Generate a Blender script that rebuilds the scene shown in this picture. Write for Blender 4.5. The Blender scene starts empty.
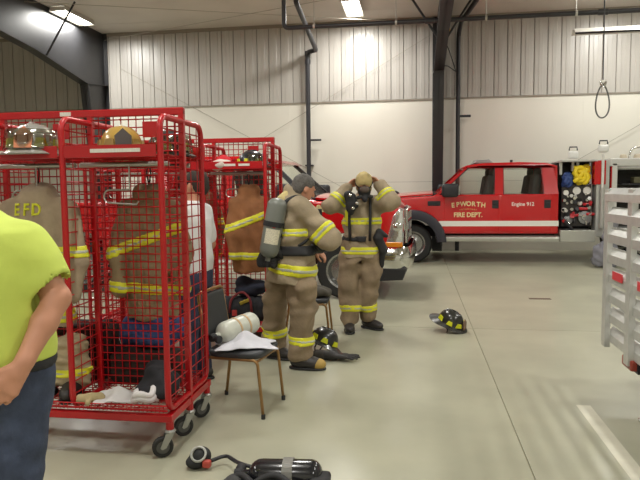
import bpy, bmesh, math, random
import numpy as np
from mathutils import Vector, Matrix, Euler

random.seed(7)
np.random.seed(7)
scene = bpy.context.scene
COL = scene.collection

# ------------------------------------------------------------------ camera
FPX = 620.0                       # focal length in pixels of a 640 x 480 frame
CAM_H = 1.60
YAW, PITCH, ROLL = math.radians(8.7), math.radians(4.75), math.radians(-0.62)
cam_data = bpy.data.cameras.new('camera')
cam_data.sensor_width = 36.0
cam_data.lens = 36.0 * FPX / 640.0
cam_data.clip_start = 0.05
cam_data.clip_end = 200
cam = bpy.data.objects.new('camera', cam_data)
COL.objects.link(cam)
CAM_R = Matrix.Rotation(YAW, 4, 'Z') @ Matrix.Rotation(math.pi / 2 - PITCH, 4, 'X') @ Matrix.Rotation(ROLL, 4, 'Z')
cam.matrix_world = Matrix.Translation((0, 0, CAM_H)) @ CAM_R
scene.camera = cam

# ------------------------------------------------------------------ world, exposure
world = bpy.data.worlds.new('world')
scene.world = world
world.use_nodes = True
world.node_tree.nodes['Background'].inputs[0].default_value = (0.9, 0.95, 1.0, 1)
world.node_tree.nodes['Background'].inputs[1].default_value = 0.02
vs = scene.view_settings
vs.view_transform = 'Standard'
vs.look = 'None'
vs.gamma = 1.0
vs.use_curve_mapping = False
vs.exposure = 0.0
LAMP_WATT = 138.0
LAMP_COL = (1.0, 0.985, 0.94)

# ------------------------------------------------------------------ helpers
def at(px, py, Y):
    """world point on the plane y=Y that lies on the line of sight measured in the photograph"""
    d = CAM_R.to_3x3() @ Vector(((px - 320) / FPX, -(py - 240) / FPX, -1))
    t = Y / d.y
    return Vector((d.x * t, Y, CAM_H + d.z * t))

def srgb(r, g, b):
    f = lambda c: (c / 255 / 12.92) if c / 255 <= 0.04045 else ((c / 255 + 0.055) / 1.055) ** 2.4
    return (f(r), f(g), f(b), 1)

MATS = {}
def mat(name, col, rough=0.6, metal=0.0, spec=0.5, noise=0.0, nscale=20.0, bump=0.0, bscale=60.0,
        coat=0.0, emit=0.0, stretch=None, detail=4.0):
    if name in MATS:
        return MATS[name]
    m = bpy.data.materials.new(name)
    m.use_nodes = True
    nt = m.node_tree
    b = nt.nodes['Principled BSDF']
    c = srgb(*col)
    b.inputs['Base Color'].default_value = c
    b.inputs['Roughness'].default_value = rough
    b.inputs['Metallic'].default_value = metal
    b.inputs['Specular IOR Level'].default_value = spec
    b.inputs['Coat Weight'].default_value = coat
    b.inputs['Coat Roughness'].default_value = 0.08
    tc = nt.nodes.new('ShaderNodeTexCoord')
    mp = nt.nodes.new('ShaderNodeMapping')
    nt.links.new(tc.outputs['Object'], mp.inputs['Vector'])
    if stretch:
        mp.inputs['Scale'].default_value = stretch
    nz = nt.nodes.new('ShaderNodeTexNoise')
    nz.inputs['Scale'].default_value = nscale
    nz.inputs['Detail'].default_value = detail
    nt.links.new(mp.outputs['Vector'], nz.inputs['Vector'])
    rp = nt.nodes.new('ShaderNodeValToRGB')
    k = max(noise, 0.015)
    rp.color_ramp.elements[0].position = 0.3
    rp.color_ramp.elements[1].position = 0.7
    rp.color_ramp.elements[0].color = tuple(x * (1 - k) for x in c[:3]) + (1,)
    rp.color_ramp.elements[1].color = tuple(min(1, x * (1 + k)) for x in c[:3]) + (1,)
    nt.links.new(nz.outputs['Fac'], rp.inputs['Fac'])
    nt.links.new(rp.outputs['Color'], b.inputs['Base Color'])
    if bump:
        n2 = nt.nodes.new('ShaderNodeTexNoise')
        n2.inputs['Scale'].default_value = bscale
        n2.inputs['Detail'].default_value = 3
        nt.links.new(mp.outputs['Vector'], n2.inputs['Vector'])
        bp = nt.nodes.new('ShaderNodeBump')
        bp.inputs['Strength'].default_value = bump
        bp.inputs['Distance'].default_value = 0.01
        nt.links.new(n2.outputs['Fac'], bp.inputs['Height'])
        nt.links.new(bp.outputs['Normal'], b.inputs['Normal'])
    if emit:
        b.inputs['Emission Color'].default_value = c
        b.inputs['Emission Strength'].default_value = emit
    MATS[name] = m
    return m

def glass(name, col=(225, 232, 228), alpha=0.25, rough=0.02):
    if name in MATS:
        return MATS[name]
    m = bpy.data.materials.new(name)
    m.use_nodes = True
    nt = m.node_tree
    nt.nodes.clear()
    out = nt.nodes.new('ShaderNodeOutputMaterial')
    tr = nt.nodes.new('ShaderNodeBsdfTransparent')
    tr.inputs[0].default_value = srgb(*col)
    gl = nt.nodes.new('ShaderNodeBsdfGlossy')
    gl.inputs['Roughness'].default_value = rough
    nz = nt.nodes.new('ShaderNodeTexNoise')
    nz.inputs['Scale'].default_value = 9
    mr = nt.nodes.new('ShaderNodeMapRange')
    mr.inputs[3].default_value = alpha * 0.9
    mr.inputs[4].default_value = alpha * 1.1
    nt.links.new(nz.outputs['Fac'], mr.inputs[0])
    mx = nt.nodes.new('ShaderNodeMixShader')
    nt.links.new(mr.outputs[0], mx.inputs[0])
    nt.links.new(tr.outputs[0], mx.inputs[1])
    nt.links.new(gl.outputs[0], mx.inputs[2])
    nt.links.new(mx.outputs[0], out.inputs[0])
    MATS[name] = m
    return m

def tag(o, label=None, cat=None, group=None, kind=None):
    if label: o['label'] = label
    if cat: o['category'] = cat
    if group: o['group'] = group
    if kind: o['kind'] = kind
    return o

def empty(name, loc=(0, 0, 0), rz=0.0, label=None, cat=None, group=None, kind=None):
    o = bpy.data.objects.new(name, None)
    o.empty_display_size = 0.1
    COL.objects.link(o)
    o.location = loc
    o.rotation_euler = (0, 0, rz)
    return tag(o, label, cat, group, kind)

def copy_tree(o, parent=None):
    c = o.copy()
    COL.objects.link(c)
    c.parent = parent
    for ch in list(o.children):
        copy_tree(ch, c)
    return c

class MB:
    """collects shapes and links them as one mesh object"""
    def __init__(self, m=None):
        self.v, self.f = [], []
        self.m = m or Matrix.Identity(4)
    def add(self, verts, faces, m=None):
        o = len(self.v)
        M = self.m @ m if m is not None else self.m
        self.v += [tuple(M @ Vector(p)) for p in verts]
        self.f += [tuple(i + o for i in f) for f in faces]
        return self
    def box(self, c, s, rot=None, bevel=0.0, seg=2):
        M = Matrix.Translation(c)
        if rot is not None:
            M = M @ (Euler(rot).to_matrix().to_4x4() if not isinstance(rot, Matrix) else rot.to_4x4())
        hx, hy, hz = s[0] / 2, s[1] / 2, s[2] / 2
        if bevel <= 0:
            vs_ = [(x, y, z) for x in (-hx, hx) for y in (-hy, hy) for z in (-hz, hz)]
            return self.add(vs_, [(0, 1, 3, 2), (4, 6, 7, 5), (0, 4, 5, 1), (2, 3, 7, 6), (0, 2, 6, 4), (1, 5, 7, 3)], M)
        bm = bmesh.new()
        bmesh.ops.create_cube(bm, size=1)
        for v in bm.verts:
            v.co = Vector((v.co.x * s[0], v.co.y * s[1], v.co.z * s[2]))
        bmesh.ops.bevel(bm, geom=list(bm.edges), offset=min(bevel, min(s) * 0.49), segments=seg, profile=0.5, affect='EDGES')
        return self.bm(bm, M)
    def bm(self, bm, M=None):
        bm.verts.index_update()
        self.add([tuple(v.co) for v in bm.verts], [tuple(v.index for v in f.verts) for f in bm.faces], M)
        bm.free()
        return self
    def prism(self, poly, axis, a, b, bevel=0.0, seg=2):
        """poly: 2D outline; axis 'y': (x,z) outline extruded a..b in y; 'x': (y,z); 'z': (x,y)"""
        bm = bmesh.new()
        def pt(p, t):
            return {'y': (p[0], t, p[1]), 'x': (t, p[0], p[1]), 'z': (p[0], p[1], t)}[axis]
        A = [bm.verts.new(pt(p, a)) for p in poly]
        B = [bm.verts.new(pt(p, b)) for p in poly]
        n = len(poly)
        fa = bm.faces.new(A)
        fb = bm.faces.new(B[::-1])
        for i in range(n):
            j = (i + 1) % n
            bm.faces.new((A[j], A[i], B[i], B[j]))
        bmesh.ops.recalc_face_normals(bm, faces=bm.faces)
        if bevel > 0:
            ed = [e for f in (fa, fb) if f.is_valid for e in f.edges]
            bmesh.ops.bevel(bm, geom=list(set(ed)), offset=bevel, segments=seg, profile=0.5, affect='EDGES')
        big = [f for f in bm.faces if len(f.verts) > 4]
        if big:
            bmesh.ops.triangulate(bm, faces=big)
        return self.bm(bm)
    def tube(self, pts, r, n=8, closed=False, cap=True):
        P = [Vector(p) for p in pts]
        N = len(P)
        rr = r if isinstance(r, (list, tuple)) else [r] * N
        T = []
        for i in range(N):
            if closed:
                t = P[(i + 1) % N] - P[i - 1]
            else:
                t = P[min(i + 1, N - 1)] - P[max(i - 1, 0)]
            T.append(t.normalized() if t.length > 1e-9 else Vector((0, 0, 1)))
        up = Vector((0, 0, 1)) if abs(T[0].z) < 0.9 else Vector((1, 0, 0))
        nrm = (up - T[0] * up.dot(T[0])).normalized()
        vs_, fs = [], []
        for i in range(N):
            nn = nrm - T[i] * nrm.dot(T[i])
            if nn.length > 1e-6:
                nrm = nn.normalized()
            bi = T[i].cross(nrm)
            for k in range(n):
                a = 2 * math.pi * k / n
                vs_.append(P[i] + (nrm * math.cos(a) + bi * math.sin(a)) * rr[i])
        m = N if closed else N - 1
        for i in range(m):
            j = (i + 1) % N
            for k in range(n):
                l = (k + 1) % n
                fs.append((i * n + k, i * n + l, j * n + l, j * n + k))
        if cap and not closed:
            fs.append(tuple(range(n))[::-1])
            fs.append(tuple((N - 1) * n + k for k in range(n)))
        return self.add(vs_, fs)
    def lathe(self, prof, n=20, m=None, ang=2 * math.pi):
        """prof: list of (r, z) round the z axis"""
        full = abs(ang - 2 * math.pi) < 1e-6
        cols = n if full else n + 1
        vs_, fs = [], []
        for k in range(cols):
            a = ang * k / n
            for (r, z) in prof:
                vs_.append((r * math.cos(a), r * math.sin(a), z))
        L = len(prof)
        for k in range(n):
            l = (k + 1) % cols
            for i in range(L - 1):
                fs.append((k * L + i, l * L + i, l * L + i + 1, k * L + i + 1))
        return self.add(vs_, fs, m)
    def grid(self, fn, nu, nv, closed_u=False, thick=0.0):
        vs_ = [fn(i / (nu if closed_u else nu - 1), j / (nv - 1)) for i in range(nu) for j in range(nv)]
        fs = []
        for i in range(nu if closed_u else nu - 1):
            for j in range(nv - 1):
                a = i * nv + j
                b = ((i + 1) % nu) * nv + j
                fs.append((a, b, b + 1, a + 1))
        if thick:
            bm = bmesh.new()
            V = [bm.verts.new(p) for p in vs_]
            F = [bm.faces.new([V[i] for i in f]) for f in fs]
            bm.normal_update()
            bmesh.ops.solidify(bm, geom=F, thickness=thick)
            return self.bm(bm)
        return self.add(vs_, fs)
    def text(self, s, size, m, depth=0.002, bold=0.0, xs=1.0):
        cu = bpy.data.curves.new('lettering', 'FONT')
        cu.body = s
        cu.size = size
        cu.align_x = 'CENTER'
        cu.extrude = depth
        cu.offset = bold
        cu.resolution_u = 3
        to = bpy.data.objects.new('lettering', cu)
        COL.objects.link(to)
        dg = bpy.context.evaluated_depsgraph_get()
        me = to.evaluated_get(dg).to_mesh()
        vs_ = [(v.co.x * xs, v.co.y, v.co.z) for v in me.vertices]
        fs = [tuple(p.vertices) for p in me.polygons]
        to.evaluated_get(dg).to_mesh_clear()
        bpy.data.objects.remove(to)
        bpy.data.curves.remove(cu)
        return self.add(vs_, fs, m)
    def build(self, name, material, parent=None, smooth=False, sharp=None, label=None, kind=None):
        me = bpy.data.meshes.new(name)
        me.from_pydata(self.v, [], self.f)
        me.validate()
        me.update()
        bm = bmesh.new()
        bm.from_mesh(me)
        bmesh.ops.recalc_face_normals(bm, faces=bm.faces)
        bm.to_mesh(me)
        bm.free()
        if smooth:
            me.polygons.foreach_set('use_smooth', [True] * len(me.polygons))
            if sharp is not None:
                me.set_sharp_from_angle(angle=math.radians(sharp))
        if material is not None:
            me.materials.append(material)
        o = bpy.data.objects.new(name, me)
        COL.objects.link(o)
        if parent is not None:
            o.parent = parent
        if label: o['label'] = label
        if kind: o['kind'] = kind
        return o

def arc(cx, cy, r, a0, a1, n):
    return [(cx + r * math.cos(math.radians(a0 + (a1 - a0) * i / n)), cy + r * math.sin(math.radians(a0 + (a1 - a0) * i / n))) for i in range(n + 1)]

def frame_to(p, zdir, xdir=None):
    z = Vector(zdir).normalized()
    x = Vector(xdir) if xdir is not None else (Vector((1, 0, 0)) if abs(z.x) < 0.9 else Vector((0, 1, 0)))
    x = (x - z * x.dot(z)).normalized()
    y = z.cross(x)
    M = Matrix((x, y, z)).transposed().to_4x4()
    M.translation = Vector(p)
    return M

# ---- soft bodies: a distance field of blended primitives, meshed by surface nets
def rotz(a):
    c, s = math.cos(a), math.sin(a)
    return np.array([[c, -s, 0], [s, c, 0], [0, 0, 1.0]])

def cap(a, b, ra, rb=None, k=0.03, sx=None):
    return dict(t='cap', a=np.array(a, float), b=np.array(b, float), ra=ra, rb=ra if rb is None else rb, k=k)
def ell(c, r, k=0.03, R=None):
    return dict(t='ell', c=np.array(c, float), r=np.array(r, float), k=k, R=R)
def rbox(c, h, rd=0.02, k=0.02, R=None):
    return dict(t='box', c=np.array(c, float), h=np.array(h, float), rd=rd, k=k, R=R)
def loft(sec, k=0.03, R=None, o=(0, 0, 0), p=2.4):
    """sec: rows (z, cx, cy, rx, ry) bottom to top, in a frame rotated by R about o"""
    return dict(t='loft', s=np.array(sec, float), k=k, R=R, o=np.array(o, float), p=p)
def cut(pr):
    pr = dict(pr); pr['op'] = 'sub'; return pr

def _aabb(p):
    if p['t'] == 'cap':
        r = max(p['ra'], p['rb'])
        return np.minimum(p['a'], p['b']) - r, np.maximum(p['a'], p['b']) + r
    if p['t'] == 'loft':
        s = p['s']
        cs = []
        for z, cx, cy, rx, ry in s:
            for sx in (-1, 1):
                for sy in (-1, 1):
                    cs.append((cx + sx * rx, cy + sy * ry, z))
        cs = np.array(cs)
        if p['R'] is not None:
            cs = cs @ p['R'].T
        cs = cs + p['o']
        return cs.min(0), cs.max(0)
    h = p['r'] if p['t'] == 'ell' else p['h']
    e = np.abs(p['R']) @ h if p['R'] is not None else h
    return p['c'] - e, p['c'] + e

def _dist(p, Q):
    if p['t'] == 'cap':
        ab = p['b'] - p['a']
        L = max(ab @ ab, 1e-9)
        t = np.clip(((Q - p['a']) @ ab) / L, 0, 1)
        return np.linalg.norm(Q - p['a'] - t[..., None] * ab, axis=-1) - (p['ra'] + (p['rb'] - p['ra']) * t)
    if p['t'] == 'loft':
        q = Q - p['o']
        if p['R'] is not None:
            q = q @ p['R']
        s = p['s']
        z = q[..., 2]
        I = lambda c: np.interp(z, s[:, 0], s[:, c])
        rx, ry = I(3), I(4)
        u = np.abs((q[..., 0] - I(1)) / rx)
        v = np.abs((q[..., 1] - I(2)) / ry)
        e = p['p']
        d = ((u ** e + v ** e) ** (1 / e) - 1) * np.minimum(rx, ry)
        return np.maximum(d, np.maximum(z - s[-1, 0], s[0, 0] - z))
    q = Q - p['c']
    if p['R'] is not None:
        q = q @ p['R']
    if p['t'] == 'ell':
        k0 = np.linalg.norm(q / p['r'], axis=-1)
        k1 = np.linalg.norm(q / (p['r'] ** 2), axis=-1)
        return k0 * (k0 - 1) / np.maximum(k1, 1e-6)
    w = np.abs(q) - (p['h'] - p['rd'])
    return np.linalg.norm(np.maximum(w, 0), axis=-1) + np.minimum(w.max(-1), 0) - p['rd']

class Field:
    def __init__(self, prims, vox, pad=0.03, wob=0.0, wfreq=(18, 14, 11), seed=1, lo=None, hi=None):
        los, his = zip(*[_aabb(p) for p in prims if p.get('op') != 'sub'])
        self.lo = np.min(los, 0) - pad if lo is None else np.array(lo, float)
        hi = np.max(his, 0) + pad if hi is None else np.array(hi, float)
        self.n = np.ceil((hi - self.lo) / vox).astype(int) + 1
        self.vox = vox
        ax = [self.lo[i] + vox * np.arange(self.n[i]) for i in range(3)]
        self.P = np.stack(np.meshgrid(*ax, indexing='ij'), -1)
        self.d = np.full(tuple(self.n), 0.5)
        for p in prims:
            k = max(p['k'], 1e-4)
            a, b = _aabb(p)
            m = k + 3 * vox + 0.02
            i0 = np.clip(np.floor((a - m - self.lo) / vox).astype(int), 0, self.n)
            i1 = np.clip(np.ceil((b + m - self.lo) / vox).astype(int) + 1, 0, self.n)
            if (i1 <= i0).any():
                continue
            sl = tuple(slice(i0[i], i1[i]) for i in range(3))
            dp = _dist(p, self.P[sl])
            cur = self.d[sl]
            if p.get('op') == 'sub':
                h = np.clip(0.5 - 0.5 * (cur + dp) / k, 0, 1)
                self.d[sl] = cur * (1 - h) - dp * h + k * h * (1 - h)
            else:
                h = np.clip(0.5 + 0.5 * (cur - dp) / k, 0, 1)
                self.d[sl] = cur * (1 - h) + dp * h - k * h * (1 - h)
        if wob:
            rs = np.random.RandomState(seed)
            w = np.zeros(self.d.shape)
            for i in range(7):
                kv = rs.normal(size=3) * np.array(wfreq) * rs.uniform(0.7, 2.2)
                w += np.sin(self.P @ kv + rs.uniform(0, 6.28) + 1.3 * np.sin(self.P @ (rs.normal(size=3) * 9)))
            self.d = self.d + wob * w / 3.0
    def mesh(self, d=None):
        D = self.d if d is None else d
        D = D.copy()
        D[[0, -1]] = np.maximum(D[[0, -1]], 1e-3)
        D[:, [0, -1]] = np.maximum(D[:, [0, -1]], 1e-3)
        D[:, :, [0, -1]] = np.maximum(D[:, :, [0, -1]], 1e-3)
        S = D < 0
        n = np.array(D.shape) - 1
        acc = np.zeros(tuple(n) + (3,))
        cnt = np.zeros(tuple(n))
        offs = [(0, 0), (0, 1), (1, 0), (1, 1)]
        for ax in range(3):
            o1, o2 = [i for i in range(3) if i != ax]
            for (u, v) in offs:
                sa = [None] * 3
                sb = [None] * 3
                sa[ax], sb[ax] = slice(0, n[ax]), slice(1, n[ax] + 1)
                for o, w in ((o1, u), (o2, v)):
                    sa[o] = sb[o] = slice(w, w + n[o])
                da, db = D[tuple(sa)], D[tuple(sb)]
                x = S[tuple(sa)] != S[tuple(sb)]
                t = np.where(x, da / np.where(x, da - db, 1), 0)
                p = np.zeros(3); p[o1] = u; p[o2] = v
                for c in range(3):
                    acc[..., c] += np.where(x, t if c == ax else p[c], 0)
                cnt += x
        act = cnt > 0
        idx = np.full(tuple(n), -1)
        idx[act] = np.arange(act.sum())
        cells = np.argwhere(act)
        V = self.lo + self.vox * (cells + acc[act] / cnt[act][:, None])
        F = []
        for ax in range(3):
            o1, o2 = [(1, 2), (2, 0), (0, 1)][ax]
            sa = [slice(1, n[i]) for i in range(3)]
            sb = list(sa)
            sa[ax], sb[ax] = slice(0, n[ax]), slice(1, n[ax] + 1)
            A, B = S[tuple(sa)], S[tuple(sb)]
            for flip in (False, True):
                e = np.argwhere((A & ~B) if not flip else (~A & B))
                if not len(e):
                    continue
                off = np.ones(3, int); off[ax] = 0
                e = e + off
                def g(a, b):
                    q = e.copy(); q[:, o1] -= a; q[:, o2] -= b
                    return idx[q[:, 0], q[:, 1], q[:, 2]]
                quad = np.stack([g(1, 1), g(0, 1), g(0, 0), g(1, 0)], 1)
                F.append(quad[:, ::-1] if flip else quad)
        F = np.concatenate(F) if F else np.zeros((0, 4), int)
        return V, F
    def build(self, name, material, parent=None, d=None, label=None, kind=None):
        V, F = self.mesh(d)
        me = bpy.data.meshes.new(name)
        me.vertices.add(len(V))
        me.vertices.foreach_set('co', V.astype(np.float32).ravel())
        me.loops.add(len(F) * 4)
        me.loops.foreach_set('vertex_index', F.astype(np.int32).ravel())
        me.polygons.add(len(F))
        me.polygons.foreach_set('loop_start', np.arange(0, len(F) * 4, 4, dtype=np.int32))
        me.polygons.foreach_set('use_smooth', np.ones(len(F), bool))
        me.update()
        me.validate()
        if material is not None:
            me.materials.append(material)
        o = bpy.data.objects.new(name, me)
        COL.objects.link(o)
        if parent is not None:
            o.parent = parent
        if label: o['label'] = label
        if kind: o['kind'] = kind
        return o
    def band(self, c, nrm, width, off, mask=None):
        """a raised band that follows the surface: slab of the given width, proud by off"""
        nrm = np.array(nrm, float); nrm /= np.linalg.norm(nrm)
        s = np.abs((self.P - np.array(c, float)) @ nrm) - width / 2
        d = np.maximum(self.d - off, s)
        d = np.maximum(d, -(self.d + 0.02))
        if mask is not None:
            d = np.maximum(d, mask(self.P))
        return d
# ------------------------------------------------------------------ the room
WY, CEIL, LINE = 16.2, 5.85, 3.83
XL, XR, YF = -13.0, 11.0, -6.0
M_floor = mat('sealed_concrete', (168, 167, 146), rough=0.30, noise=0.12, nscale=1.3, spec=0.45, detail=8, bump=0.03, bscale=3)
M_joint = mat('joint_filler', (146, 139, 118), rough=0.8)
M_lower = mat('white_liner', (224, 221, 209), rough=0.5, noise=0.02, nscale=0.8)
M_upper = mat('metal_panel', (184, 180, 173), rough=0.33, spec=0.6, noise=0.04, nscale=1.2)
M_seam = mat('panel_seam', (128, 122, 114), rough=0.7)
M_ceil = mat('ceiling_liner', (208, 202, 192), rough=0.7, noise=0.06, nscale=1.0)
M_black = mat('black_steel', (44, 44, 46), rough=0.38, spec=0.5, noise=0.1, nscale=5)
M_pipe = mat('black_pipe', (48, 48, 52), rough=0.42, noise=0.08)

fl = MB().box(((XL + XR) / 2, (YF + WY) / 2, -0.06), (XR - XL, WY - YF, 0.10)).build('floor', M_joint)
tag(fl, 'sealed grey concrete floor of the vehicle bay', kind='structure')
gx = [XL] + [0.655 + 4.57 * i for i in range(-2, 3)] + [XR]
gy = [YF] + [7.1 + 4.57 * i for i in range(-2, 2)] + [WY]
for i in range(len(gx) - 1):
    for j in range(len(gy) - 1):
        x0, x1, y0, y1 = gx[i] + 0.004, gx[i + 1] - 0.004, gy[j] + 0.0035, gy[j + 1] - 0.0035
        MB().box(((x0 + x1) / 2, (y0 + y1) / 2, -0.02), (x1 - x0, y1 - y0, 0.04)).build('slab', M_floor, fl)
MB().box((1.22, 2.65, 0.0008), (0.10, 4.0, 0.0016)).build('painted_line', mat('worn_white_paint', (205, 202, 184), rough=0.5, noise=0.08, nscale=6), fl, label='worn white line painted on the concrete')

wb = MB().box(((XL + XR) / 2, WY + 0.10, CEIL / 2), (XR - XL, 0.2, CEIL)).build('wall_back', M_seam)
tag(wb, 'back wall, white liner below ribbed metal panels', kind='structure')
PW = 0.318
me_panel = None
n = int((XR - XL) / PW)
for i in range(n):
    x = XL + PW * (i + 0.5)
    if me_panel is None:
        h = CEIL - LINE - 0.02
        prof = [(-PW / 2 + 0.006, 0), (-PW / 2 + 0.012, -0.022), (-0.055, -0.024), (-0.045, -0.031), (0.045, -0.031), (0.055, -0.024), (PW / 2 - 0.012, -0.022), (PW / 2 - 0.006, 0)]
        o = MB().prism(prof, 'z', 0, h).build('wall_panel', M_upper, wb)
        me_panel = o.data
    else:
        o = bpy.data.objects.new('wall_panel', me_panel)
        COL.objects.link(o)
        o.parent = wb
    o.location = (x, WY, LINE + 0.02)
me_sheet = None
sw = 2.44
for i in range(int((XR - XL) / sw) + 1):
    for (z0, z1) in ((0.0, 1.742), (1.748, LINE - 0.02)):
        x0, x1 = XL + sw * i, min(XL + sw * (i + 1), XR)
        if x1 - x0 < 0.05:
            continue
        MB().box(((x0 + x1) / 2, WY - 0.008, (z0 + z1) / 2), (x1 - x0 - 0.0012, 0.016, z1 - z0)).build('liner_sheet', M_lower, wb)
t = MB().prism([(WY + 0.0, LINE - 0.025), (WY - 0.045, LINE - 0.02), (WY - 0.045, LINE + 0.012), (WY, LINE + 0.02)], 'x', XL, XR).build('trim_1', mat('trim_grey', (150, 143, 130), rough=0.5))
tag(t, 'thin grey channel between white liner and metal panels', kind='structure')
t = MB().prism([(WY, CEIL - 0.09), (WY - 0.05, CEIL - 0.08), (WY - 0.06, CEIL), (WY, CEIL)], 'x', XL, XR).build('trim_2', mat('trim_ceiling', (140, 132, 118), rough=0.6))
tag(t, 'channel where the metal panels meet the ceiling', kind='structure')

c = MB().box(((XL + XR) / 2, (YF + WY) / 2, CEIL + 0.06), (XR - XL, WY - YF, 0.10)).build('ceiling', M_seam)
tag(c, 'pale liner ceiling above the bay', kind='structure')
y = YF
while y < WY - 0.1:
    y1 = min(y + 1.52, WY)
    MB().box(((XL + XR) / 2, (y + y1) / 2, CEIL + 0.01), (XR - XL, y1 - y - 0.008, 0.02)).build('ceiling_sheet', M_ceil, c)
    y = y1
for nm, cx, cy, sx, sy, lb in (('wall_left', XL - 0.1, (YF + WY) / 2, 0.2, WY - YF, 'left wall of the bay'),
                               ('wall_right', XR + 0.1, (YF + WY) / 2, 0.2, WY - YF, 'right wall of the bay'),
                               ('wall_front', (XL + XR) / 2, YF - 0.1, XR - XL + 0.4, 0.2, 'wall opposite the back wall')):
    tag(MB().box((cx, cy, CEIL / 2), (sx, sy, CEIL)).build(nm, M_lower), lb, kind='structure')

# ---- tapered steel frames: a column on the back wall and a haunched rafter
def steel_frame(X, label):
    root = empty('steel_frame', (X, WY, 0), 0, label, None, None, 'structure')
    inner = [(-0.42, 0), (-1.12, 4.33), (-3.3, 4.72), (-6.0, 5.0), (-11.0, 5.05), (-22.0, 5.05)]
    outer = [(-22.0, CEIL - 0.01), (-0.06, CEIL - 0.01), (-0.06, 0)]
    MB().prism(inner + outer, 'x', -0.012, 0.012).build('web', M_black, root)
    f = MB()
    fw, th = 0.24, 0.02
    for (a, b) in zip(inner[:-1], inner[1:]):
        d = Vector((0, b[0] - a[0], b[1] - a[1])).normalized()
        nrm = Vector((0, -d.z, d.y))
        vs_ = []
        for p in (a, b):
            for sgn in (-1, 1):
                for t in (0, -th):
                    q = Vector((0, p[0], p[1])) + nrm * t
                    vs_.append((sgn * fw / 2, q.y, q.z))
        f.add(vs_, [(0, 1, 5, 4), (2, 6, 7, 3), (0, 4, 6, 2), (1, 3, 7, 5), (0, 2, 3, 1), (4, 5, 7, 6)])
    f.build('inner_flange', M_black, root)
    MB().box((0, -0.05, CEIL / 2), (fw, 0.02, CEIL - 0.02)).build('outer_flange', M_black, root)
    a, b = Vector((0, -0.06, 4.45)), Vector((0, -1.12, 4.33))
    for s in (-1, 1):
        MB().box((s * 0.066, (a.y + b.y) / 2, 4.40), (0.105, 1.05, 0.016), rot=(math.atan2(4.33 - 4.45, -1.06) + math.pi, 0, 0)).build('stiffener', M_black, root)
        # flange brace up to the ceiling
        MB().tube([(s * 0.10, -2.9, 4.68), (s * 0.85, -2.9, CEIL - 0.02)], 0.025, 6).build('flange_brace', M_black, root)
    return root
steel_frame(-8.38, 'black tapered steel frame whose web catches the light fixture')
steel_frame(0.56, 'black steel frame column behind the crew cab truck')

# ---- diagonal bracing rods on the back wall
def rod(p, q, label):
    o = MB().tube([p, q], 0.006, 6).build('bracing_rod', mat('rod_steel', (168, 163, 150), rough=0.5, metal=0.3))
    return tag(o, label, 'rod', 'bracing rods on the back wall')
rod((-7.9, WY - 0.1, 0.7), (0.4, WY - 0.1, 5.4), 'thin steel bracing rod rising towards the black column')
rod((-7.9, WY - 0.06, 4.9), (0.4, WY - 0.06, 0.4), 'thin steel bracing rod falling towards the black column')
rod((1.0, WY - 0.1, 0.5), (9.2, WY - 0.1, 5.3), 'thin steel bracing rod rising above the silver truck body')

rod((-8.3, WY - 0.12, CEIL - 0.20), (0.45, 12.7, CEIL - 0.20), 'thin bracing rod under the ceiling running out from the big black rafter')
rod((0.45, WY - 0.12, CEIL - 0.18), (-8.3, 12.6, CEIL - 0.18), 'thin bracing rod under the ceiling running out from the centre column')
dp = at(540, 295, 9.1)
MB().box((dp.x, 9.1, 0.001), (0.30, 0.10, 0.002)).build('drain_slot', mat('drain_dark', (96, 78, 62), rough=0.8), fl, label='small dark drain slot in the concrete')
# ---- fluorescent fixtures
M_lamp = mat('lamp_diffuser', (255, 250, 236), rough=0.5, emit=9.0)
M_house = mat('lamp_housing', (205, 203, 196), rough=0.5)
def ceiling_light(X, Y, label):
    r = empty('ceiling_light', (X, Y, CEIL - 0.13), 0, label, 'ceiling light', 'fluorescent fixtures on the ceiling')
    MB().prism([(-0.22, 0.0), (-0.17, 0.13), (0.17, 0.13), (0.22, 0.0), (0.20, 0.0), (0.155, 0.11), (-0.155, 0.11), (-0.20, 0.0)], 'y', -0.66, 0.66).build('housing', M_house, r)
    for k in range(4):
        MB().tube([(-0.12 + 0.08 * k, -0.6, 0.05), (-0.12 + 0.08 * k, 0.6, 0.05)], 0.024, 8).build('lamp_tube', M_lamp, r)
    for s in (-1, 1):
        MB().box((0, s * 0.655, 0.055), (0.36, 0.012, 0.10)).build('end_cap', M_house, r)
    ld = bpy.data.lights.new('fixture_light', 'AREA')
    ld.shape = 'RECTANGLE'
    ld.size, ld.size_y = 0.4, 1.25
    ld.energy = LAMP_WATT
    ld.color = LAMP_COL
    ld.spread = math.radians(180)
    lo = bpy.data.objects.new('fixture_light', ld)
    COL.objects.link(lo)
    lo.parent = r
    lo.location = (0, 0, -0.02)
names = {(-8.1, 14.2): 'lit ceiling fixture beside the big black rafter',
         (-1.42, 14.7): 'lit ceiling fixture above the black pipe run',
         (4.85, 14.0): 'lit ceiling fixture above the hanging hose loop'}
for (x, y), lb in names.items():
    ceiling_light(x, y, lb)
for y in (8.6, 3.2, -2.2):
    for x in (-7.9, -1.48, 4.85):
        ceiling_light(x, y, 'ceiling fixture overhead, in the rows before the back wall')
# ------------------------------------------------------------------ pipes, heater, hanging hose
def path_round(pts, r=0.12, n=5):
    """round the corners of a polyline"""
    P = [Vector(p) for p in pts]
    out = [P[0]]
    for a, b, c in zip(P[:-2], P[1:-1], P[2:]):
        u, v = (a - b), (c - b)
        rr = min(r, u.length * 0.45, v.length * 0.45)
        s, e = b + u.normalized() * rr, b + v.normalized() * rr
        for i in range(n + 1):
            t = i / n
            out.append(s * (1 - t) ** 2 + b * 2 * t * (1 - t) + e * t * t)
    out.append(P[-1])
    return out

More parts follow.
